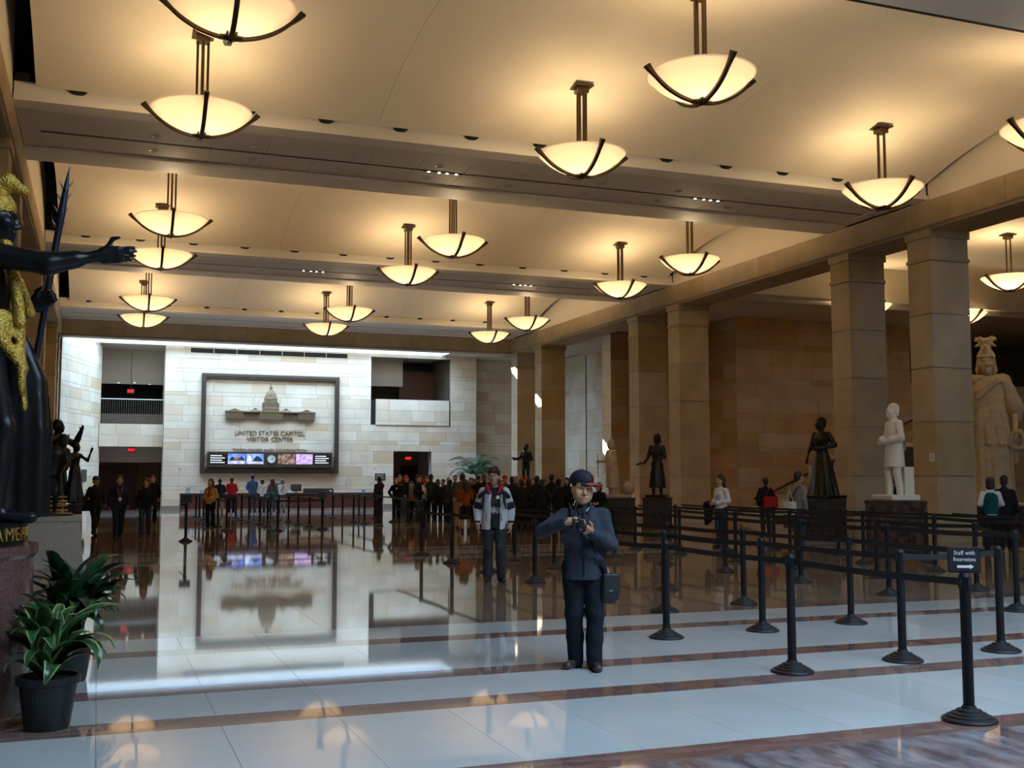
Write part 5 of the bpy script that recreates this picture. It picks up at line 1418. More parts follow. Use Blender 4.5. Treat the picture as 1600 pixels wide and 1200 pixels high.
sob('collar', smesh('collar', [cap((-0.055, 0.03, 1.475), (-0.055, -0.045, 1.455), 0.022, k=0.02), cap((0.055, 0.03, 1.475), (0.055, -0.045, 1.455), 0.022, k=0.02), cap((-0.055, 0.04, 1.48), (0.055, 0.04, 1.48), 0.022, k=0.02), cap((-0.06, -0.05, 1.46), (-0.035, -0.105, 1.40), 0.02, 0.012, k=0.015), cap((0.06, -0.05, 1.46), (0.035, -0.105, 1.40), 0.02, 0.012, k=0.015)], 0.008, 0.02), M['navy_jacket'], jk)
mob('zip', tube([(0.0, -0.112, 1.40), (0.0, -0.152, 1.26), (0.0, -0.150, 1.08), (0.0, -0.156, 0.84)], 0.006, 6), M['rubber_black'], jk)
for s_, w_ in (('r', -1), ('l', 1)):
    a_, b_ = mp[s_+'e'], mp[s_+'w']; d_ = (b_ - a_)
    mob('cuff', tube([tuple(a_ + d_*0.88), tuple(a_ + d_*0.985)], [0.047, 0.045], 14), M['navy_jacket'], jk)
sob('shirt', smesh('shirt', [cap((-0.03, -0.07, 1.435), (0.03, -0.07, 1.435), 0.024), cap((0, -0.075, 1.42), (0, -0.095, 1.36), 0.032, 0.03)], 0.008, 0.02), CL['charcoal'], man)
mob('shirt_collar', tube([(0.022, -0.102, 1.415), (0.050, -0.075, 1.45)], [0.006, 0.011], 6), CL['white'], man)
M['man_jeans'] = mat('dark_jeans', (0.010, 0.012, 0.018), 0.85, var=0.25, scale=5, bump=0.3, bscale=40, spec=0.2)
sob('trousers', smesh('trousers', trouser_prims(mp, 1.08), 0.0105, 0.035, noise=0.0028, nscale=19), M['man_jeans'], man)
sob('shoes', smesh('shoes', shoe_prims(mp), 0.008, 0.02, clip=[(2, 0.0, '>')]), M['shoe_brown'], man)
sob('hair', smesh('hair', hair_prims(mp, 'short'), 0.007, 0.008, noise=0.002, nscale=60), HC['black'], man)
M['cap_navy'] = mat('cap_navy', (0.007, 0.008, 0.014), 0.8, bump=0.2, bscale=80); M['cap_orange'] = mat('cap_orange', (0.46, 0.055, 0.025), 0.75)
cR = hR @ rotm(0.0, 0.05, 0.80)
def capx(pr): return xf(pr, cR, tuple(mp['head'] + V(0, 0, 0.024)), HS)
cp_ = sob('cap', smesh('cap', capx([ell((0, 0.010, 0.055), (0.090, 0.110, 0.092)), ell((0, -0.03, -0.09), (0.25, 0.25, 0.130), sub=True, k=0.006)]), 0.0065, 0.008), M['cap_navy'], man)
bmv = bmesh.new()
def brimf(u, v, dz=0.0):
    a = (u - 0.5) * 2.5; r = 0.100 + v*0.095*math.cos(a*0.62)**0.6
    x, yv = math.sin(a)*0.088*(1 + 0.10*v), -math.cos(a)*r - 0.0
    return Vector(tuple(V(*mp['head']) + V(0, 0, 0.024) + HS * (cR @ V(x, yv, 0.046 - 0.020*v - 0.018*abs(math.sin(a))**2 + dz))))
b_grid(bmv, lambda u, v: brimf(u, v), 16, 5); b_grid(bmv, lambda u, v: brimf(u, v, -0.004), 16, 5)
br_ = mob('brim', bmv, M['cap_navy'], cp_, smooth=True)
bmo = bmesh.new()
b_grid(bmo, lambda u, v: brimf(0.12 + 0.76*u, 0.42 + 0.60*v, 0.0015), 14, 3); b_grid(bmo, lambda u, v: brimf(0.12 + 0.76*u, 0.42 + 0.60*v, -0.0055), 14, 3)
mob('brim_edge', bmo, M['cap_orange'], br_, smooth=True)
lg = fit = text_mesh('SF', 0.055, 0.003, spacing=0.72)
lo_ = mob('emblem', lg, M['cap_orange'], cp_)
lo_.matrix_local = Matrix.Translation(Vector(tuple(V(*mp['head']) + V(0, 0, 0.024) + HS * (cR @ V(0.0, -0.103, 0.088))))) @ Matrix((cR @ rotm(PI/2 - 0.38, 0, 0)).tolist()).to_4x4()
mob('cap_button', lathe([(0.0, 0.010), (0.008, 0.006), (0.010, 0)], 10), M['cap_orange'], cp_, tuple(V(*mp['head']) + V(0, 0, 0.024) + HS * (cR @ V(0, 0.01, 0.146))))
# his camera
def to_world(o, v): return Vector(o.location) + o.rotation_euler.to_matrix() @ (Vector(tuple(v)) * o.scale[0])
M['cam_black'] = mat('camera_black', (0.012, 0.012, 0.013), 0.35); M['lens_glass'] = mat('lens_glass', (0.01, 0.012, 0.02), 0.05, coat=1.0)
cw = to_world(man, CAMC)
cmr = thing('camera', 'black camera with a lens held in both hands by the man in the cap', 'camera', (cw.x, cw.y, cw.z), man.rotation_euler.z)
cmr.rotation_euler = (0.30, 0.22, man.rotation_euler.z + 0.12); cmr.scale = (0.962,)*3
sob('body', smesh('body', [rbox((0, 0, 0), (0.055, 0.022, 0.034), 0.010), rbox((-0.045, -0.012, -0.004), (0.012, 0.020, 0.034), 0.008, k=0.01), rbox((0, 0, 0.045), (0.020, 0.018, 0.014), 0.008, k=0.01)], 0.006, 0.008), M['cam_black'], cmr)
mob('lens', lathe([(0.034, 0.0), (0.036, 0.025), (0.034, 0.03), (0.036, 0.07), (0.030, 0.072)], 24, cap1=False), M['cam_black'], cmr, (0.005, -0.02, -0.006), (PI/2, 0, 0))
mob('lens_glass', lathe([(0.031, 0.055), (0.020, 0.062), (0, 0.065)], 20), M['lens_glass'], cmr, (0.005, -0.02, -0.006), (PI/2, 0, 0))
mob('shutter_button', lathe([(0.007, 0), (0.007, 0.006), (0, 0.007)], 10), M['steel'], cmr, (-0.045, -0.012, 0.042))
bs = bmesh.new()
_cw = cmr.matrix_basis.inverted()
def loc_of(v): return tuple(_cw @ to_world(man, v))
b_tube(bs, [(-0.066, 0, 0.03), loc_of((-0.105, -0.22, 1.40)), loc_of((-0.062, -0.115, 1.475)), loc_of((-0.05, 0.02, 1.515)), loc_of((0.0, 0.055, 1.53)), loc_of((0.05, 0.02, 1.515)), loc_of((0.055, -0.12, 1.46)), loc_of((0.05, -0.20, 1.38)), (0.066, 0, 0.03)], 0.010, 6, flat=0.45)
mob('neck_strap', bs, M['cam_black'], cmr)
# his bag
bwq = to_world(man, (0.215, -0.02, 0.735))
bg_ = thing('shoulder_bag', 'black shoulder bag hanging at the hip of the man with the camera', 'bag', (bwq.x, bwq.y, bwq.z), man.rotation_euler.z + 0.25)
M['bag_black'] = mat('bag_nylon', (0.010, 0.010, 0.012), 0.5, bump=0.3, bscale=60)
sob('body', smesh('body', [rbox((0, 0, -0.01), (0.040, 0.060, 0.075), 0.040), ell((0, 0, -0.07), (0.085, 0.105, 0.075), k=0.04)], 0.009, 0.03, noise=0.004, nscale=26), M['bag_black'], bg_)
sob('flap', smesh('flap', [rbox((0.0, -0.085, 0.03), (0.055, 0.012, 0.075), 0.014), rbox((0.066, 0, 0.03), (0.012, 0.08, 0.075), 0.012)], 0.008, 0.01), M['bag_black'], bg_)
mob('buckle', box((-0.02, -0.116, -0.035), (0.01, -0.106, -0.02), 0.002), M['steel'], bg_)
inv = (Matrix.Translation(bg_.location) @ bg_.rotation_euler.to_matrix().to_4x4()).inverted()
mob('strap', tube([tuple(inv @ to_world(man, v)) for v in ((0.20, -0.05, 0.83), (0.165, -0.135, 0.98), (0.03, -0.165, 1.18), (-0.10, -0.135, 1.36), (-0.125, -0.02, 1.485), (-0.09, 0.10, 1.42), (0.04, 0.165, 1.2), (0.19, 0.10, 0.95), (0.21, 0.03, 0.83))], 0.016, 8, flat=0.4), M['bag_black'], bg_)

# --- youth in the white ski jacket
yR = rotm(0.0, 0.0, -0.12)
yp = mk(head=(-0.005, -0.025, 1.618), headR=yR, re=(-0.265, 0.05, 1.15), rw=(-0.262, -0.01, 0.90), le=(0.265, 0.05, 1.15), lw=(0.258, -0.01, 0.90), rk=(-0.095, -0.03, 0.50), ra=(-0.10, 0.06, 0.09), rtoe=(-0.115, -0.11, 0.035), lk=(0.105, -0.08, 0.50), la=(0.115, -0.07, 0.09), ltoe=(0.155, -0.23, 0.035))
rh = hand_at((-0.262, -0.01, 0.90), (0.05, -0.12, -1), (1, 0.2, 0), side=-1, fold=[0.4, 0.5, 0.55, 0.6])
lh = hand_at((0.258, -0.01, 0.90), (-0.05, -0.12, -1), (-1, 0.2, 0), side=1, fold=[0.4, 0.5, 0.55, 0.6])
g_ = G(772, 908)
yo = sob('person', fine_body(yp, [rh, lh]), SK[3])
yo.location = (g_.x, g_.y, 0); yo.rotation_euler = (0, 0, -math.atan2(g_.x, g_.y) - 0.02); yo.scale = (1.035,)*3
tag(yo, 'young man in an open white ski jacket with red collar and dark jeans', 'person')
face_parts(yo, yp, SK[3], HC['brown'])
M['ski_white'] = mat('ski_white', (0.62, 0.62, 0.64), 0.75, bump=0.25, bscale=35); M['ski_navy'] = mat('ski_navy', (0.012, 0.014, 0.032), 0.8); M['ski_red'] = mat('ski_red', (0.40, 0.012, 0.03), 0.8)
jp = jacket_prims(yp, False, 0.80, 1.10)
jp = [p_ for p_ in jp if not (p_['t'] == 'cap' and p_['a'][2] > 1.42 and abs(p_['a'][0]) < 0.02)]
jp += [rbox((0.02, -0.17, 1.06), (0.062, 0.10, 0.42), 0.01, R=rotm(0, 0.03, 0), k=0.02, sub=True), ell((0, -0.08, 1.48), (0.10, 0.11, 0.10), k=0.02, sub=True)]
yj = sob('jacket', smesh('jacket', jp, 0.0105, 0.03, noise=0.003, nscale=20), M['ski_white'], yo)
def sleeve_band(a, b, ra, rb, nm='sleeve_panel'): return mob(nm, tube([tuple(a), tuple((a+b)/2), tuple(b)], [ra, (ra+rb)/2*1.02, rb], 18), M['ski_navy'], yj)
for s_, w_ in (('r', -1), ('l', 1)):
    S_, E_, W_ = yp[s_+'s'], yp[s_+'e'], yp[s_+'w']
    sleeve_band(S_ + (E_-S_)*0.70, E_ + (W_-E_)*0.12, 0.079, 0.076)
    sleeve_band(E_ + (W_-E_)*0.90, W_ + (W_-E_)*0.02, 0.058, 0.052, 'cuff')
    mob('shoulder_panel', tube([(w_*0.115, -0.135, 1.40), (w_*0.175, -0.13, 1.36), (w_*0.235, -0.06, 1.30)], [0.03, 0.034, 0.03], 8), M['ski_navy'], yj)
    mob('chest_panel', tube([(w_*0.155, -0.155, 1.36), (w_*0.165, -0.165, 1.24), (w_*0.185, -0.150, 1.12)], [0.012, 0.02, 0.012], 8), M['ski_navy'], yj)
    sob('collar', smesh('collar', [cap((w_*0.070, -0.135, 1.36), (w_*0.105, -0.085, 1.44), 0.022, 0.040, k=0.02), cap((w_*0.105, -0.085, 1.44), (w_*0.10, -0.02, 1.49), 0.036, 0.028, k=0.02), cap((w_*0.095, -0.02, 1.50), (w_*0.05, 0.06, 1.53), 0.024, k=0.02), cap((w_*0.05, 0.06, 1.53), (0, 0.07, 1.53), 0.024, k=0.02)], 0.009, 0.02), M['ski_red'], yj)
    mob('pocket_zip', tube([(w_*0.115, -0.168, 1.06), (w_*0.12, -0.168, 0.93)], 0.006, 6), M['rubber_black'], yj)
M['tee'] = mat('dark_tee', (0.010, 0.010, 0.012), 0.85); M['tee_brown'] = mat('tee_brown', (0.05, 0.032, 0.02), 0.8)
ts = sob('t_shirt', smesh('t_shirt', [loft([(0.82, 0, -0.01, 0.165, 0.125), (1.05, 0, 0, 0.155, 0.125), (1.26, 0, 0, 0.165, 0.128), (1.38, 0, 0, 0.13, 0.105), (1.455, 0, 0, 0.075, 0.072)]), ], 0.011, 0.02), M['tee'], yo)
mob('print_block', box((-0.05, -0.137, 1.20), (0.045, -0.128, 1.30)), M['tee_brown'], ts)
R_ = random.Random(3)
for k in range(11):
    a_ = 2*PI*k/11; x0 = -0.01 + 0.012*math.cos(a_); z0 = 1.10 + 0.012*math.sin(a_); L_ = R_.uniform(0.04, 0.075)
    mob('print_stroke', tube([(x0, -0.137, z0), (x0 + L_*math.cos(a_), -0.136, z0 + L_*math.sin(a_))], [0.0065, 0.003], 5), M['paper_white'], ts)
mob('print_stroke', tube([(0.045, -0.136, 1.05), (0.055, -0.136, 1.13), (0.075, -0.134, 1.06), (0.082, -0.132, 1.14)], 0.006, 5), M['paper_white'], ts)
mob('sticker', box((0.035, -0.150, 1.275), (0.085, -0.142, 1.325)), M['paper_white'], ts)
sob('trousers', smesh('trousers', trouser_prims(yp, 1.06), 0.0115, 0.035, noise=0.0026, nscale=19), mat('youth_jeans', (0.016, 0.019, 0.024), 0.85, col2=(0.040, 0.046, 0.054), scale=4, bump=0.25, bscale=40), yo)
sob('shoes', smesh('shoes', shoe_prims(yp), 0.009, 0.02, clip=[(2, 0.0, '>')]), M['shoe'], yo)
sob('hair', smesh('hair', hair_prims(yp, 'crop'), 0.008, 0.008, noise=0.008, nscale=60), mat('hair_dark_brown', (0.018, 0.011, 0.008), 0.55), yo)

# ================================================================ STATUES, PLANTS, STAIRS
M['st_bronze'] = mat('statue_bronze', (0.020, 0.017, 0.013), 0.35, 0.55, var=0.25, scale=6)
M['st_black'] = mat('statue_black', (0.010, 0.011, 0.013), 0.32, 0.45, var=0.2, scale=8)
M['gold'] = mat('gilding', (0.62, 0.40, 0.08), 0.34, 0.9, var=0.25, scale=45, bump=0.8, bscale=70)
M['plaster_cast'] = mat('plaster_cast', (0.60, 0.47, 0.28), 0.7, var=0.10, scale=5)
M['st_marble'] = mat('statue_marble', (0.74, 0.68, 0.56), 0.45, var=0.05, scale=4)
M['st_pink'] = mat('statue_pink_marble', (0.55, 0.40, 0.28), 0.5, var=0.08, scale=5)
M['granite_red'] = mat('red_granite', (0.085, 0.040, 0.036), 0.22, col2=(0.14, 0.075, 0.065), scale=60, coat=0.3)
M['granite_dark'] = mat('dark_granite', (0.020, 0.017, 0.015), 0.2, col2=(0.06, 0.045, 0.035), scale=14, coat=0.4)
M['marble_dark'] = mat('dark_red_marble', (0.030, 0.016, 0.014), 0.16, col2=(0.10, 0.06, 0.05), scale=7, detail=9, coat=0.4)
M['granite_pale'] = mat('pale_granite_panel', (0.46, 0.44, 0.38), 0.5, var=0.12, scale=30)
def pedestal(loc, rz, w, d, h, m, label, base=0.12, capz=0.08, tap=0.0):
    t = thing('pedestal', label, 'pedestal', loc, rz, 'statue pedestals')
    mob('base', box((-w/2 - 0.05, -d/2 - 0.05, 0), (w/2 + 0.05, d/2 + 0.05, base), 0.012), m, t)
    bm = bmesh.new()
    secs = [[bm.verts.new((sx*(w/2 - f*tap), sy*(d/2 - f*tap), z)) for sx, sy in ((-1, -1), (1, -1), (1, 1), (-1, 1))] for f, z in ((0, base), (1, h - capz))]
    for i in range(4):
        j = (i + 1) % 4; bm.faces.new((secs[0][i], secs[0][j], secs[1][j], secs[1][i]))
    bm.faces.new(secs[1]); bm.faces.new(secs[0][::-1])
    mob('die', bm, m, t)
    mob('cap', box((-w/2 - 0.02 + tap, -d/2 - 0.02 + tap, h - capz), (w/2 + 0.02 - tap, d/2 + 0.02 - tap, h), 0.010), m, t)
    return t
def statue(loc, rz, s, label, parts, it=1, group='statues around the hall'):
    t = thing('statue', label, 'statue', loc, rz, group); t.scale = (s, s, s)
    for nm, prims, vox, k, m, kw in parts:
        sob(nm, smesh(nm, prims, vox, k, it=it, **kw), m, t)
    return t
def full_head(p): return xf(head_prims(True), p['headR'], tuple(p['head'])) + [cap(tuple(p['neck'] - V(0, 0, 0.04)), tuple(p['head'] + V(0, 0.02, -0.06)), 0.055, 0.052, k=0.03)]

# ---- the gilded warrior at the left
kx, ky, kz, ks = -0.745, 8.42, 1.34, 1.31
kp = mk(head=(0, -0.01, 1.625), rs=(-0.19, 0.0, 1.40), re=(-0.205, -0.29, 1.365), rw=(-0.19, -0.55, 1.43), ls=(0.19, 0.0, 1.40), le=(0.26, -0.05, 1.06), lw=(0.255, -0.205, 1.20),
        rk=(-0.10, -0.10, 0.50), ra=(-0.10, -0.08, 0.09), rtoe=(-0.11, -0.25, 0.03), la=(0.12, 0.08, 0.09), ltoe=(0.14, -0.07, 0.03))
body = limb_prims(kp) + [cap(tuple(kp['rs']), tuple(kp['re']), 0.066, 0.056, k=0.03), cap(tuple(kp['re']), tuple(kp['re']*0.5 + kp['rw']*0.5), 0.056, 0.046, k=0.03), cap(tuple(kp['ls']), tuple(kp['le']), 0.062, 0.052, k=0.03)]
body += hand_at((-0.19, -0.55, 1.43), (0.0, -1, 0.14), (1, 0.0, 0.15), side=-1, s=1.05, fold=[0.05, 0.12, 0.2, 0.28], thumb=-0.6, spread=0.04)
body += hand_at((0.255, -0.205, 1.20), (-0.2, -0.75, 0.55), (-0.9, 0.1, -0.3), side=1, s=1.08, fold=[1.25, 1.25, 1.25, 1.25], thumb=1.2)
kw_ = statue((kx, ky, kz), PI/2, ks, 'black bronze warrior statue with gold helmet and sash stretching out his arm', [
    ('figure', body + full_head(kp), 0.0085, 0.02, M['st_black'], {}),
    ('cloak', [loft([(0.03, 0.02, 0.16, 0.33, 0.15), (0.6, 0.02, 0.15, 0.30, 0.14), (1.1, 0.01, 0.11, 0.26, 0.12), (1.38, 0, 0.06, 0.20, 0.10), (1.46, 0, 0.03, 0.09, 0.08)], folds=(7, 0.08, 0.01, 0.5)),
               loft([(0.02, 0.26, -0.14, 0.10, 0.17), (0.5, 0.26, -0.16, 0.09, 0.16), (0.80, 0.27, -0.17, 0.07, 0.12), (1.06, 0.27, -0.12, 0.05, 0.05)], folds=(5, 0.14, 0.03, 1.0), k=0.03)], 0.016, 0.03, M['st_black'], {}),
    ('cape_border', [cap((-0.10, -0.07, 1.47), (0.10, -0.07, 1.47), 0.035), cap((-0.10, -0.08, 1.46), (-0.13, -0.135, 1.25), 0.032, 0.030), cap((-0.13, -0.135, 1.25), (-0.10, -0.16, 1.06), 0.030, 0.032), cap((0.10, -0.08, 1.46), (0.10, -0.14, 1.22), 0.03), cap((0.02, -0.20, 1.13), (0.0, -0.145, 1.30), 0.03, 0.02, k=0.03)], 0.011, 0.02, M['gold'], dict(noise=0.002, nscale=70)),
    ('sash', [loft([(0.98, 0, -0.01, 0.17, 0.150), (1.03, 0, -0.01, 0.172, 0.155), (1.12, 0, -0.01, 0.165, 0.150)]), cap((-0.04, -0.155, 1.04), (-0.06, -0.175, 0.72), 0.060, 0.046, k=0.03, flat=((0, 1, 0), 2.0)), cap((0.03, -0.14, 1.02), (-0.02, -0.19, 0.62), 0.045, 0.038, k=0.03, flat=((0, 1, 0), 2.0)), cap((-0.15, -0.05, 1.0), (-0.06, -0.18, 0.82), 0.035, 0.03, k=0.03), cap((-0.13, 0.02, 0.98), (-0.12, -0.02, 0.55), 0.06, 0.05, k=0.03, flat=((1, 0, 0), 2.0))], 0.011, 0.02, M['gold'], dict(noise=0.0022, nscale=70)),
    ('helmet', xf([ell((0, 0.012, 0.055), (0.090, 0.110, 0.095)), ell((0, -0.03, -0.09), (0.25, 0.25, 0.120), sub=True, k=0.006), cap((0, 0.12, 0.06), (0, 0.07, 0.165), 0.035, 0.038, k=0.02), cap((0, 0.07, 0.165), (0, -0.05, 0.195), 0.038, 0.038, k=0.03), cap((0, -0.05, 0.195), (0, -0.135, 0.15), 0.038, 0.026, k=0.03)], None, tuple(kp['head']), HS), 0.010, 0.012, M['gold'], dict(noise=0.002, nscale=80)),
])
for sx in (-1, 1): mob('eye', lathe([(0, -0.012), (0.012, 0), (0, 0.012)], 8), M['st_black'], kw_, (sx*0.034, -0.095, 1.632))
# his spear, held in the far hand
spt = Vector((-0.265, 8.745, 3.99)); spb = Vector((-0.60, 8.80, 1.345))
sd = (spt - spb)
sr = thing('spear', 'long barbed spear held upright by the warrior statue', 'spear', tuple(spb))
M['spear'] = mat('spear_bronze', (0.020, 0.022, 0.040), 0.35, 0.5)
mob('shaft', tube([(0, 0, 0), tuple(sd*0.5), tuple(sd*0.8)], [0.022, 0.024, 0.026], 10), M['spear'], sr)
mob('point', tube([tuple(sd*0.8), tuple(sd*0.86), tuple(sd*0.93), tuple(sd*1.0)], [0.026, 0.030, 0.022, 0.001], 10), M['spear'], sr)
for f in (0.82, 0.86, 0.90, 0.935):
    for sx in (-1, 1):
        a = sd*f
        mob('barb', tube([(a.x + sx*0.015, a.y, a.z), (a.x + sx*0.055, a.y, a.z + 0.06)], [0.013, 0.001], 6), M['steel'], sr)
# round granite pedestal with lettered plinth
kpd = thing('pedestal', 'round polished red granite pedestal under the gilded warrior statue', 'pedestal', (-1.25, 8.56, 0), 0, 'statue pedestals')
mob('drum', lathe([(0.87, 0), (0.87, 0.06), (0.85, 0.07), (0.845, 1.10), (0.875, 1.13), (0.875, 1.19)], 64), M['granite_red'], kpd)
mob('plinth', lathe([(0.80, 1.19), (0.80, 1.34)], 64), M['st_black'], kpd)
lm = text_mesh('KAMEHAMEHA', 0.13, 0.006, spacing=1.25)
R0 = 0.804
for v in lm.vertices:
    a = -PI/2 + (v.co.x - 0.04) / R0 + 0.92
    rr = R0 + v.co.z
    v.co = (rr*math.cos(a), rr*math.sin(a), 1.265 + v.co.y)
lm.update()
mob('lettering', lm, M['gold'], kpd)

# ---- bronze group further left: a striding figure, and a figure with raised arms behind it
pedestal((-0.86, 22.2, 0), 0.02, 1.30, 1.10, 0.96, M['granite_pale'], 'pale granite pedestal under the dark striding bronze figure', 0.07, 0.10, 0.06)
gp = mk(hip=(0, 0, 0.95), chest=(0.08, -0.05, 1.26), neck=(0.14, -0.08, 1.43), head=(0.20, -0.10, 1.56), headR=rotm(0.2, 0.15, 0.7), rs=(-0.07, -0.06, 1.38), ls=(0.28, -0.04, 1.35), re=(-0.30, -0.05, 1.20), rw=(-0.42, -0.12, 1.02), le=(0.30, -0.10, 1.08), lw=(0.20, -0.24, 0.92),
        rk=(-0.22, 0.0, 0.55), ra=(-0.38, 0.08, 0.12), rtoe=(-0.42, -0.08, 0.05), lk=(0.10, -0.06, 0.50), la=(0.08, 0.0, 0.09), ltoe=(0.10, -0.16, 0.03))
statue((-0.80, 22.1, 0.96), 0.1, 0.88, 'dark bronze figure in a long coat striding on the pale pedestal at left', [
    ('figure', limb_prims(gp) + hands_simple(gp) + full_head(gp), 0.018, 0.03, M['st_bronze'], {}),
    ('coat', jacket_prims(gp, False, 0.80, 1.2) + [loft([(0.42, -0.10, 0.05, 0.26, 0.18), (0.7, -0.04, 0.02, 0.22, 0.16), (0.96, 0, 0, 0.19, 0.15)], folds=(6, 0.10, 0.02, 0.4)), cap((-0.2, 0.08, 0.9), (-0.40, 0.12, 0.45), 0.09, 0.05, k=0.04)], 0.018, 0.03, M['st_bronze'], {}),
    ('hair', hair_prims(gp, 'long'), 0.016, 0.012, M['st_bronze'], {}),
    ('rock', [ell((0.0, 0.0, 0.02), (0.48, 0.30, 0.06)), ell((-0.25, 0.1, 0.08), (0.18, 0.12, 0.10), k=0.05)], 0.03, 0.03, M['st_bronze'], {}),
])
sl = thing('bench', 'bench of golden-lit wooden slats behind the striding bronze figure', 'bench', (-1.62, 27.5, 0), 0.06)
M['slat'] = mat('golden_lit_wood', (0.50, 0.28, 0.05), 0.5, var=0.15, scale=6)  # golden light on the slats is put into the wood colour
for k in range(5): mob('slat', box((-1.0, -0.25 + k*0.13, 0.80 + 0.10*k), (1.0, -0.15 + k*0.13, 0.835 + 0.10*k), 0.006), M['slat'], sl)
for sx in (-0.9, 0.9):
    for q in (0, 1): mob('leg', box((sx - 0.03, -0.22 + 0.44*q, 0), (sx + 0.03, -0.16 + 0.44*q, 0.80 + 0.36*q)), M['slat'], sl)
pedestal((-0.98, 30.5, 0), 0.0, 1.3, 1.2, 1.0, M['granite_dark'], 'dark pedestal under the bronze figure with raised arms at left', 0.1, 0.08, 0.02)
ap = mk(headR=rotm(0, 0, 0.9), re=(-0.30, -0.12, 1.22), rw=(-0.28, -0.36, 1.34), le=(0.32, -0.18, 1.24), lw=(0.34, -0.30, 1.52))
cp2 = mk(headR=rotm(0, 0, 0.9), re=(-0.26, -0.1, 1.15), rw=(-0.2, -0.3, 1.3), le=(0.30, -0.18, 1.22), lw=(0.32, -0.28, 1.50))
statue((-0.98, 30.5, 1.0), 0.9, 1.22, 'dark bronze robed figure raising both hands, with a smaller figure before it', [
    ('figure', limb_prims(ap) + hands_simple(ap) + full_head(ap), 0.018, 0.03, M['st_bronze'], {}),
    ('robe', jacket_prims(ap, False, 0.85, 1.15) + [loft([(0.02, 0, 0, 0.26, 0.22), (0.6, 0, 0, 0.22, 0.17), (1.0, 0, 0, 0.18, 0.14)], folds=(7, 0.10, 0.02, 0.2))], 0.02, 0.03, M['st_bronze'], {}),
    ('hair', hair_prims(ap, 'short'), 0.016, 0.012, M['st_bronze'], {}),
    ('small_figure', xf(limb_prims(cp2) + hands_simple(cp2) + full_head(cp2) + [loft([(0.02, 0, 0, 0.27, 0.24), (0.6, 0, 0, 0.2, 0.17), (1.05, 0, 0, 0.15, 0.12)], folds=(6, 0.1, 0.02, 0.2))], None, (0.22, -0.28, 0), 0.74), 0.018, 0.03, M['st_bronze'], {}),
])

# ---- statues on the right
# white marble man in a frock coat
mp5 = mk(headR=rotm(0, 0, -0.25), re=(-0.27, 0.0, 1.14), rw=(-0.06, -0.22, 1.10), le=(0.28, -0.02, 1.13), lw=(0.06, -0.22, 1.06), ra=(-0.10, -0.06, 0.085), rk=(-0.10, -0.06, 0.5), rtoe=(-0.16, -0.20, 0.03), la=(0.09, 0.05, 0.085), ltoe=(0.12, -0.10, 0.03))
s5 = (16.3, 19.6)
r5 = -math.atan2(*s5) - 1.05
pedestal((s5[0], s5[1], 0), r5 + 1.05, 1.25, 1.0, 1.17, M['marble_dark'], 'dark red veined marble pedestal under the white marble statue', 0.14, 0.05, 0.0)
statue((s5[0], s5[1], 1.17), r5, 1.20, 'white marble statue of a man in a long coat with folded arms', [
    ('figure', limb_prims(mp5) + hands_simple(mp5) + full_head(mp5), 0.013, 0.025, M['st_marble'], {}),
    ('coat', jacket_prims(mp5, False, 0.62, 1.05) + [loft([(0.60, 0, 0, 0.215, 0.17), (0.9, 0, 0, 0.19, 0.15)], folds=(5, 0.04, 0.01, 0.9))], 0.014, 0.03, M['st_marble'], {}),
    ('trousers', trouser_prims(mp5, 0.98), 0.016, 0.03, M['st_marble'], {}),
    ('shoes', shoe_prims(mp5), 0.014, 0.02, M['st_marble'], {}),
    ('hair', hair_prims(mp5, 'short'), 0.012, 0.012, M['st_marble'], {}),
    ('support_block', [rbox((0.02, 0.20, 0.30), (0.13, 0.09, 0.30), 0.006)], 0.012, 0.004, M['st_marble'], {}),
    ('plinth', [rbox((0.0, 0.0, 0.052), (0.36, 0.27, 0.045), 0.006)], 0.012, 0.004, M['st_marble'], {}),
])
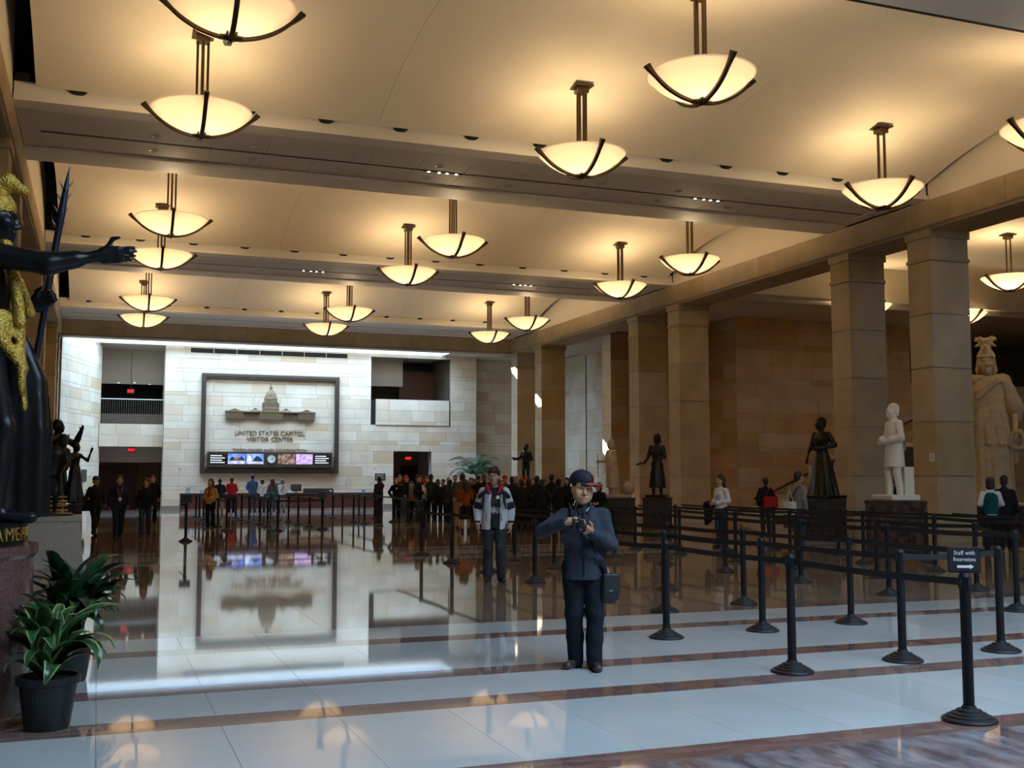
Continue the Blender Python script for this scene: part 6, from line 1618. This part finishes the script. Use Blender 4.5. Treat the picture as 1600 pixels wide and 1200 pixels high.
# dark bronze lady with a long gown
fp4 = mk(headR=rotm(0, 0, -0.7), re=(-0.25, 0.0, 1.14), rw=(-0.16, -0.22, 1.02), le=(0.31, 0.03, 1.15), lw=(0.10, -0.20, 1.08))
s4 = (19.5, 26.4)
r4 = -math.atan2(*s4) - 0.6
pedestal((s4[0] - 0.25, s4[1] - 0.2, 0), r4 + 0.6, 1.25, 1.0, 1.09, M['granite_dark'], 'dark granite pedestal under the bronze lady in a long gown', 0.12, 0.06)
statue((s4[0] - 0.25, s4[1] - 0.2, 1.09), r4, 1.30, 'dark bronze statue of a lady in a long flared gown before the columns', [
    ('figure', limb_prims(fp4, True) + hands_simple(fp4) + full_head(fp4), 0.014, 0.025, M['st_bronze'], {}),
    ('gown', [loft([(0.0, 0.02, 0.02, 0.36, 0.32), (0.35, 0.02, 0.02, 0.29, 0.26), (0.75, 0.01, 0.01, 0.22, 0.19), (1.02, 0, 0, 0.135, 0.115)], folds=(7, 0.06, 0.0, 0.4)), loft([(1.0, 0, 0, 0.135, 0.115), (1.2, 0, 0, 0.165, 0.13), (1.34, 0, 0, 0.16, 0.115), (1.42, 0, 0, 0.08, 0.07)], k=0.03), ell((-0.07, -0.10, 1.27), (0.06, 0.05, 0.06), k=0.04), ell((0.07, -0.10, 1.27), (0.06, 0.05, 0.06), k=0.04)] + chain([(-0.172, 0.01, 1.385), (-0.25, 0.0, 1.14), (-0.17, -0.2, 1.03)], [0.062, 0.055, 0.045], k=0.03) + chain([(0.172, 0.01, 1.385), (0.31, 0.03, 1.15), (0.12, -0.18, 1.08)], [0.062, 0.058, 0.045], k=0.03), 0.015, 0.03, M['st_bronze'], {}),
    ('hair', hair_prims(fp4, 'short') + xf([ell((0, 0.09, 0.05), (0.05, 0.045, 0.05))], fp4['headR'], tuple(fp4['head'])), 0.013, 0.015, M['st_bronze'], {}),
    ('fan', [cap((-0.17, -0.23, 1.0), (-0.24, -0.22, 0.78), 0.018, 0.04, flat=((0, 1, 0), 2.2))], 0.012, 0.01, M['st_bronze'], {}),
    ('plinth', [rbox((0.0, 0.0, 0.032), (0.38, 0.34, 0.025), 0.006)], 0.014, 0.004, M['st_bronze'], {}),
])
# dark bronze woman holding a scroll
fp3 = mk(headR=rotm(0, 0, -0.5), re=(-0.24, 0.0, 1.12), rw=(-0.30, -0.20, 0.98), le=(0.22, 0.0, 1.12), lw=(0.05, -0.2, 1.02))
s3 = (17.4, 32.6)
r3 = -math.atan2(*s3) - 0.2
pedestal((s3[0], s3[1], 0), r3 + 0.2, 0.95, 0.85, 1.02, M['granite_dark'], 'dark granite pedestal under the bronze woman with a scroll', 0.12, 0.06)
statue((s3[0], s3[1], 1.02), r3, 1.20, 'slim dark bronze statue of a woman in a calf-length dress holding a scroll', [
    ('figure', limb_prims(fp3, True) + hands_simple(fp3) + full_head(fp3), 0.016, 0.025, M['st_bronze'], {}),
    ('dress', [loft([(0.26, 0, 0.0, 0.23, 0.20), (0.7, 0, 0, 0.19, 0.16), (1.03, 0, 0, 0.13, 0.11), (1.22, 0, 0, 0.16, 0.13), (1.36, 0, 0, 0.15, 0.11), (1.43, 0, 0, 0.08, 0.07)], folds=(7, 0.06, 0.0, 0.4))] + chain([(-0.172, 0.01, 1.385), (-0.24, 0, 1.12), (-0.29, -0.17, 1.0)], [0.06, 0.054, 0.045], k=0.03) + chain([(0.172, 0.01, 1.385), (0.22, 0, 1.12), (0.07, -0.18, 1.03)], [0.06, 0.055, 0.045], k=0.03), 0.016, 0.03, M['st_bronze'], {}),
    ('hair', hair_prims(fp3, 'bob'), 0.014, 0.012, M['st_bronze'], {}),
    ('scroll', [cap((-0.26, -0.24, 0.97), (-0.52, -0.22, 0.90), 0.028)], 0.012, 0.01, M['st_bronze'], {}),
    ('shoes', shoe_prims(fp3), 0.014, 0.02, M['st_bronze'], {}),
    ('plinth', [rbox((0.0, 0.0, 0.037), (0.28, 0.26, 0.03), 0.006)], 0.014, 0.004, M['st_bronze'], {}),
])
# pale robed figure with staff and jar
fp2 = mk(headR=rotm(0.1, 0, -0.9), re=(-0.25, -0.02, 1.13), rw=(-0.26, -0.24, 1.10), le=(0.22, 0.02, 1.1), lw=(0.14, -0.1, 0.95))
s2 = (15.0, 31.0)
r2 = -math.atan2(*s2) - 1.0
pedestal((s2[0], s2[1], 0), r2 + 1.0, 1.35, 1.0, 1.05, M['granite_dark'], 'wide black pedestal under the pale robed statue', 0.1, 0.05)
statue((s2[0] - 0.05, s2[1], 1.05), r2, 1.02, 'pale pinkish marble statue of a robed figure holding a staff', [
    ('figure', limb_prims(fp2) + hands_simple(fp2) + full_head(fp2), 0.014, 0.025, M['st_pink'], {}),
    ('robe', [loft([(0.30, 0.02, 0.03, 0.22, 0.19), (0.8, 0.01, 0.02, 0.20, 0.17), (1.2, 0, 0, 0.20, 0.15), (1.36, 0, 0, 0.17, 0.12), (1.44, 0, 0, 0.08, 0.07)], folds=(5, 0.05, 0.02, 0.3)), loft([(0.02, 0.14, 0.10, 0.10, 0.09), (0.5, 0.08, 0.10, 0.12, 0.10), (0.9, 0.02, 0.08, 0.14, 0.11)], k=0.05)] + chain([(-0.172, 0.01, 1.385), (-0.25, -0.02, 1.13), (-0.26, -0.2, 1.1)], [0.07, 0.06, 0.05], k=0.03), 0.016, 0.03, M['st_pink'], {}),
    ('hair', hair_prims(fp2, 'bob'), 0.014, 0.012, M['st_pink'], {}),
    ('staff', [cap((-0.27, -0.30, 0.62), (-0.26, -0.33, 1.32), 0.016)], 0.010, 0.01, M['st_pink'], {}),
    ('plinth', [rbox((0.05, 0.05, 0.047), (0.34, 0.42, 0.04), 0.006)], 0.014, 0.004, M['st_pink'], {}),
])
R2m = Matrix.Rotation(r2, 3, 'Z'); jq = Vector((s2[0], s2[1], 1.05 + 0.097)) + R2m @ Vector((0.30, 0.40, 0))
jr = thing('jar', 'round pale stone jar beside the pale robed statue', 'jar', tuple(jq))
mob('body', lathe([(0.08, 0.0), (0.15, 0.06), (0.185, 0.18), (0.17, 0.30), (0.10, 0.38)], 24), M['st_pink'], jr, smooth=True)
mob('lip', lathe([(0.10, 0.37), (0.12, 0.40), (0.11, 0.42), (0.08, 0.41)], 24, cap0=False), M['st_pink'], jr)
# dark bronze figure behind the crowd
fp1 = mk(headR=rotm(0, 0, -0.6), re=(-0.25, -0.1, 1.15), rw=(-0.36, -0.34, 1.12), le=(0.26, -0.02, 1.13), lw=(0.10, -0.22, 1.05))
s1_ = (19.2, 49.2)
r1 = -math.atan2(*s1_) - 0.3
pedestal((s1_[0], s1_[1], 0), r1, 1.0, 0.9, 1.25, M['granite_dark'], 'dark pedestal under the bronze figure behind the crowd', 0.12, 0.06)
statue((s1_[0], s1_[1], 1.25), r1, 1.16, 'dark bronze statue of a man holding out his arm behind the crowd', [
    ('figure', limb_prims(fp1) + hands_simple(fp1) + full_head(fp1), 0.018, 0.03, M['st_black'], {}),
    ('tunic', jacket_prims(fp1, False, 0.72, 1.0), 0.02, 0.03, M['st_black'], {}),
    ('hair', hair_prims(fp1, 'short'), 0.016, 0.012, M['st_black'], {}),
    ('book', [rbox((-0.40, -0.36, 1.16), (0.09, 0.06, 0.015), 0.005, R=rotm(0.3, 0.2, 0))], 0.01, 0.004, M['st_black'], {}),
])
# ---- the colossal plaster figure in the right wing
ff = mk(headR=rotm(0, 0, 0.05), re=(-0.26, 0.0, 1.12), rw=(-0.20, -0.16, 0.92), le=(0.275, 0.02, 1.10), lw=(0.285, -0.08, 0.84))
fx, fy = 29.5, 30.5
rf_ = -math.atan2(fx, fy)
fpd = pedestal((fx, fy, 0), rf_, 2.6, 2.2, 0.70, M['granite_dark'], 'low dark pedestal under the colossal plaster figure', 0.2, 0.1)
fst = statue((fx, fy, 0.76), rf_, 3.08, 'colossal cream plaster statue of a robed woman in a feathered helmet with a wreath', [
    ('figure', limb_prims(ff, True) + hands_simple(ff) + full_head(ff), 0.009, 0.02, M['plaster_cast'], {}),
    ('robe', [loft([(0.0, 0.0, 0.0, 0.25, 0.22), (0.5, 0.0, 0, 0.24, 0.20), (0.95, 0, 0, 0.21, 0.17), (1.2, 0, 0, 0.19, 0.15), (1.36, 0, 0, 0.175, 0.125), (1.44, 0, 0, 0.09, 0.08)], folds=(9, 0.07, 0.015, 0.4)),
              loft([(0.66, 0.02, -0.01, 0.235, 0.195), (0.80, 0.02, -0.01, 0.225, 0.185), (1.0, 0, 0, 0.20, 0.165)], folds=(11, 0.07, 0.03, 1.4), k=0.02)], 0.012, 0.02, M['plaster_cast'], {}),
    ('cloak', [cap((-0.14, -0.03, 1.42), (0.16, 0.0, 1.41), 0.062), cap((0.10, -0.10, 1.42), (-0.12, -0.15, 1.28), 0.035, 0.03, k=0.03), cap((0.12, -0.085, 1.40), (-0.10, -0.16, 1.20), 0.032, 0.03, k=0.02), cap((0.17, 0.02, 1.40), (0.275, 0.03, 1.10), 0.085, 0.10, k=0.05), cap((0.27, 0.03, 1.12), (0.30, 0.05, 0.98), 0.085, 0.06, k=0.04), cap((0.20, 0.06, 1.3), (0.26, 0.10, 0.5), 0.07, 0.05, k=0.05), cap((-0.17, 0.0, 1.39), (-0.26, 0.0, 1.12), 0.075, 0.07, k=0.04)], 0.012, 0.03, M['plaster_cast'], dict(noise=0.003, nscale=40)),
    ('hair', hair_prims(ff, 'short') + xf([cap((sx*0.078, 0.01, 0.03), (sx*0.088, 0.02, -0.09), 0.026, 0.030, k=0.02) for sx in (-1, 1)] + [cap((sx*0.085, 0.03, -0.08), (sx*0.080, 0.04, -0.15), 0.030, 0.022, k=0.02) for sx in (-1, 1)], ff['headR'], tuple(ff['head'])), 0.011, 0.012, M['plaster_cast'], dict(noise=0.003, nscale=60)),
    ('helmet', xf([ell((0, 0.012, 0.070), (0.090, 0.106, 0.080)), ell((0, -0.03, -0.06), (0.25, 0.25, 0.112), sub=True, k=0.006), ell((0, -0.03, 0.135), (0.055, 0.065, 0.055), k=0.03), cap((0, -0.055, 0.13), (0, -0.085, 0.17), 0.022, 0.016, k=0.015)]
                  + [cap((0.01*math.cos(a), -0.01, 0.165), (0.045*math.cos(a), -0.01 + 0.03*math.sin(a), 0.235), 0.034, 0.030, k=0.015) for a in (0.3, 1.2, 2.1, 3.0, 4.1, 5.2)]
                  + [cap((0.045*math.cos(a), -0.01 + 0.03*math.sin(a), 0.235), (0.105*math.cos(a), -0.01 + 0.05*math.sin(a), 0.255 + 0.02*math.sin(5*a)), 0.026, 0.012, k=0.012) for a in (-0.1, 0.5, 1.2, 2.0, 2.7, 3.3, 4.1, 4.7, 5.4)]
                  + [cap((sx*0.05, -0.02, 0.20), (sx*0.10, -0.02, 0.175), 0.022, 0.010, k=0.012) for sx in (-1, 1)]
                  + [ell((0.088*math.sin(a), 0.012 - 0.104*math.cos(a), 0.060), (0.015, 0.015, 0.016), k=0.008) for a in (-1.2, -0.8, -0.4, 0, 0.4, 0.8, 1.2)], None, tuple(ff['head']), HS), 0.009, 0.010, M['plaster_cast'], {}),
    ('wreath', [cap((0.30 + 0.075*math.cos(a), -0.12, 0.72 + 0.10*math.sin(a)), (0.30 + 0.075*math.cos(a + 0.6), -0.12, 0.72 + 0.10*math.sin(a + 0.6)), 0.026, 0.022, k=0.015) for a in np.arange(0, 6.28, 0.6)], 0.009, 0.012, M['plaster_cast'], dict(noise=0.004, nscale=90)),
    ('plinth', [rbox((0, 0, -0.005), (0.34, 0.30, 0.012), 0.006)], 0.012, 0.004, M['plaster_cast'], {}),
])

# ---- gold-trimmed post beside the white statue's pedestal
M['brass'] = mat('brass', (0.62, 0.42, 0.10), 0.28, 0.9)
gpn = thing('brass_panel', 'tall narrow brass panel standing beside the white statue pedestal', 'panel', (17.05, 19.75, 0), -math.atan2(17.05, 19.75))
M['wood_gold'] = mat('golden_wood', (0.40, 0.22, 0.06), 0.4, var=0.15, scale=3, stretch=(3, 3, 0.5))
mob('wood_leaf', box((-0.30, 0, 0.02), (0.10, 0.04, 0.86)), M['wood_gold'], gpn); mob('brass_strip', box((0.105, -0.01, 0.02), (0.19, 0.04, 0.86)), M['brass'], gpn); mob('brass_strip', box((0.21, -0.01, 0.02), (0.30, 0.04, 0.86)), M['brass'], gpn); mob('foot', box((-0.32, -0.03, 0), (0.32, 0.07, 0.02)), M['brass'], gpn)

# ---- stairs and handrail in the right wing
stn = thing('staircase', 'stone staircase rising to the right along the golden wall', 'stairs', (24.6, 37.1, 0))
n = 22; run, rise = 0.38, 0.165
for k in range(n):
    mob('step', box((k*run, 0, 0 if k < 1 else (k*rise - 0.02)), ((k+1)*run + 0.03, 2.3, (k+1)*rise), 0.008), M['stone_far'], stn)  # paler stone colour stands in for light falling on the steps
bm = prism([(0, 0), (n*run, 0), (n*run, n*rise - 0.03), (0.05, 0.0)], 0.02, 2.28, 'y')
mob('stringer', bm, M['slot'], stn)
hr = thing('handrail', 'dark handrail with posts climbing beside the staircase', 'handrail', (24.6, 37.1, 0))
mob('rail', tube([(-0.6, -0.06, 0.85), (-0.1, -0.06, 0.95), (n*run, -0.06, n*rise + 0.95)], 0.035, 8), M['metal_black'], hr)
for k in range(0, n, 4): mob('post', tube([(k*run + 0.1, -0.06, 0.0), (k*run + 0.1, -0.06, k*rise + 0.99)], 0.03, 8), M['metal_black'], hr)
bal = thing('stair_block', 'pale stone block at the side of the staircase', 'stone block', (26.6, 36.45, 0), 0)
mob('block', box((-0.15, 0, 0), (2.4, 0.45, 2.05), 0.01), M['stone_far'], bal); mob('coping', box((-0.2, -0.04, 2.05), (2.45, 0.5, 2.15), 0.01), M['stone_far'], bal)

# ---- potted plants beside the pedestal
M['pot'] = mat('green_black_pot', (0.010, 0.014, 0.013), 0.4); M['soil'] = mat('soil', (0.02, 0.014, 0.01), 0.95)
M['leaf'] = mat('leaf_green', (0.020, 0.075, 0.022), 0.35, var=0.3, scale=8, coat=0.2); M['leaf_edge'] = mat('leaf_pale_edge', (0.20, 0.30, 0.12), 0.4, var=0.2, scale=10); M['leaf_dark'] = mat('leaf_dark', (0.012, 0.045, 0.014), 0.35, var=0.3, scale=8, coat=0.2)
def leaf_mesh(L_, W_, droop, lift, edge):
    bm = bmesh.new(); nu = 9; cols = (-1, -0.72, -0.15, 0.15, 0.72, 1)
    rowsv = []
    for i in range(nu + 1):
        t = i / nu
        w = W_ * (math.sin(PI * min(1, 0.06 + 0.94*t)**0.75) ** 0.8) * (1 if t < 0.98 else 0.3) + 0.004
        a = lift - droop * t * t
        if i == 0: c = Vector((0, 0, 0)); pa = a
        else: c = c + Vector((math.cos((a+pa)/2), 0, math.sin((a+pa)/2))) * (L_/nu); pa = a
        up = Vector((-math.sin(a), 0, math.cos(a)))
        rowsv.append([bm.verts.new(c + Vector((0, q*w, 0)) + up * (0.35*w*abs(q))) for q in cols])
    for i in range(nu):
        for j in range(5):
            f = bm.faces.new((rowsv[i][j], rowsv[i+1][j], rowsv[i+1][j+1], rowsv[i][j+1]))
            f.material_index = 1 if (edge and j in (0, 4)) else 0
            f.smooth = True
    me = bpy.data.meshes.new('leaf'); bm.to_mesh(me); bm.free()
    me.materials.append(M['leaf'] if edge else M['leaf_dark']); me.materials.append(M['leaf_edge'])
    return me
def plant(loc, label, n, h, edge, seed, rpot=0.20, hpot=0.34):
    R = random.Random(seed)
    t = thing('potted_plant', label, 'plant', loc, 0, 'potted plants beside the red pedestal')
    mob('pot', lathe([(rpot*0.70, 0.0), (rpot*0.74, 0.02), (rpot*0.92, hpot*0.80), (rpot*0.93, hpot*0.84), (rpot*1.04, hpot*0.86), (rpot*1.06, hpot), (rpot*0.94, hpot), (rpot*0.92, hpot*0.90)], 32, cap1=False), M['pot'], t)
    mob('soil', lathe([(rpot*0.92, hpot*0.9), (0, hpot*0.93)], 20, cap0=False), M['soil'], t)
    for k in range(4):
        a = k*1.6; mob('stem', tube([(0.03*math.cos(a), 0.03*math.sin(a), hpot*0.85), (0.06*math.cos(a), 0.06*math.sin(a), hpot + 0.12*h)], [0.012, 0.008], 6), M['leaf_dark'], t)
    vs_ = [leaf_mesh(0.52, 0.048, 1.6, 1.35, edge), leaf_mesh(0.46, 0.052, 2.2, 1.15, edge), leaf_mesh(0.40, 0.042, 1.1, 1.45, edge), leaf_mesh(0.44, 0.050, 2.6, 0.9, edge)]
    for k in range(n):
        a = k*2.39996 + R.uniform(-0.3, 0.3); s = h * R.uniform(0.75, 1.15)
        o = bpy.data.objects.new('leaf', vs_[k % 4]); o.rotation_euler = (R.uniform(-0.35, 0.35), R.uniform(-0.5, 0.25), a)
        o.location = (0.035*math.cos(a), 0.035*math.sin(a), hpot*0.88 + R.uniform(0, 0.16)*h); o.scale = (s, s*R.uniform(0.9, 1.3), s)
        link(o, t)
plant((-0.265, 8.06, 0), 'potted plant with pale-edged striped leaves nearest the camera', 52, 1.05, True, 3, 0.195, 0.345)
plant((-0.175, 9.85, 0), 'dark leafy potted plant behind the striped one', 76, 1.30, False, 8, 0.19, 0.34)
# far potted palm
M['palm'] = mat('palm_green', (0.035, 0.10, 0.04), 0.5, var=0.25, scale=4)
pm = thing('potted_palm', 'feathery potted palm behind the crowd beside the far pier', 'palm', (19.2, 56.6, 0))
mob('pot', lathe([(0.25, 0), (0.34, 0.5), (0.37, 0.52), (0.37, 0.58), (0.30, 0.56)], 24, cap1=False), M['pot'], pm); mob('trunk', tube([(0, 0, 0.4), (0.03, 0, 1.3), (0.0, 0, 1.9)], [0.06, 0.05, 0.04], 8), M['soil'], pm)
R = random.Random(11)
for k in range(24):
    a = k*2.4; L_ = R.uniform(1.2, 2.0); lift = R.uniform(0.5, 1.35); bm = bmesh.new(); c = Vector((0, 0, 1.8)); pts = [c.copy()]
    for i in range(10):
        an = lift - 1.9*(i/10)**1.5*R.uniform(0.9, 1.1); c = c + Vector((math.cos(a)*math.cos(an), math.sin(a)*math.cos(an), math.sin(an)))*(L_/10); pts.append(c.copy())
    b_tube(bm, pts, [0.014]*5 + [0.008]*6, 4)
    sdv = Vector((-math.sin(a), math.cos(a), 0))
    for i in range(2, 11):
        for q in (-1, 1):
            for e in (0, 0.5):
                p0 = pts[i-1].lerp(pts[i], e); d = (pts[i] - pts[i-1]).normalized()
                tip = p0 + sdv*q*0.48*(1 - 0.5*i/11) + d*0.16 + Vector((0, 0, -0.08))
                mid = p0.lerp(tip, 0.5) + Vector((0, 0, 0.02)); wv = d*0.026
                v_ = [bm.verts.new(x) for x in (p0, mid + wv, tip, mid - wv)]
                bm.faces.new(v_)
    mob('frond', bm, M['palm'], pm)
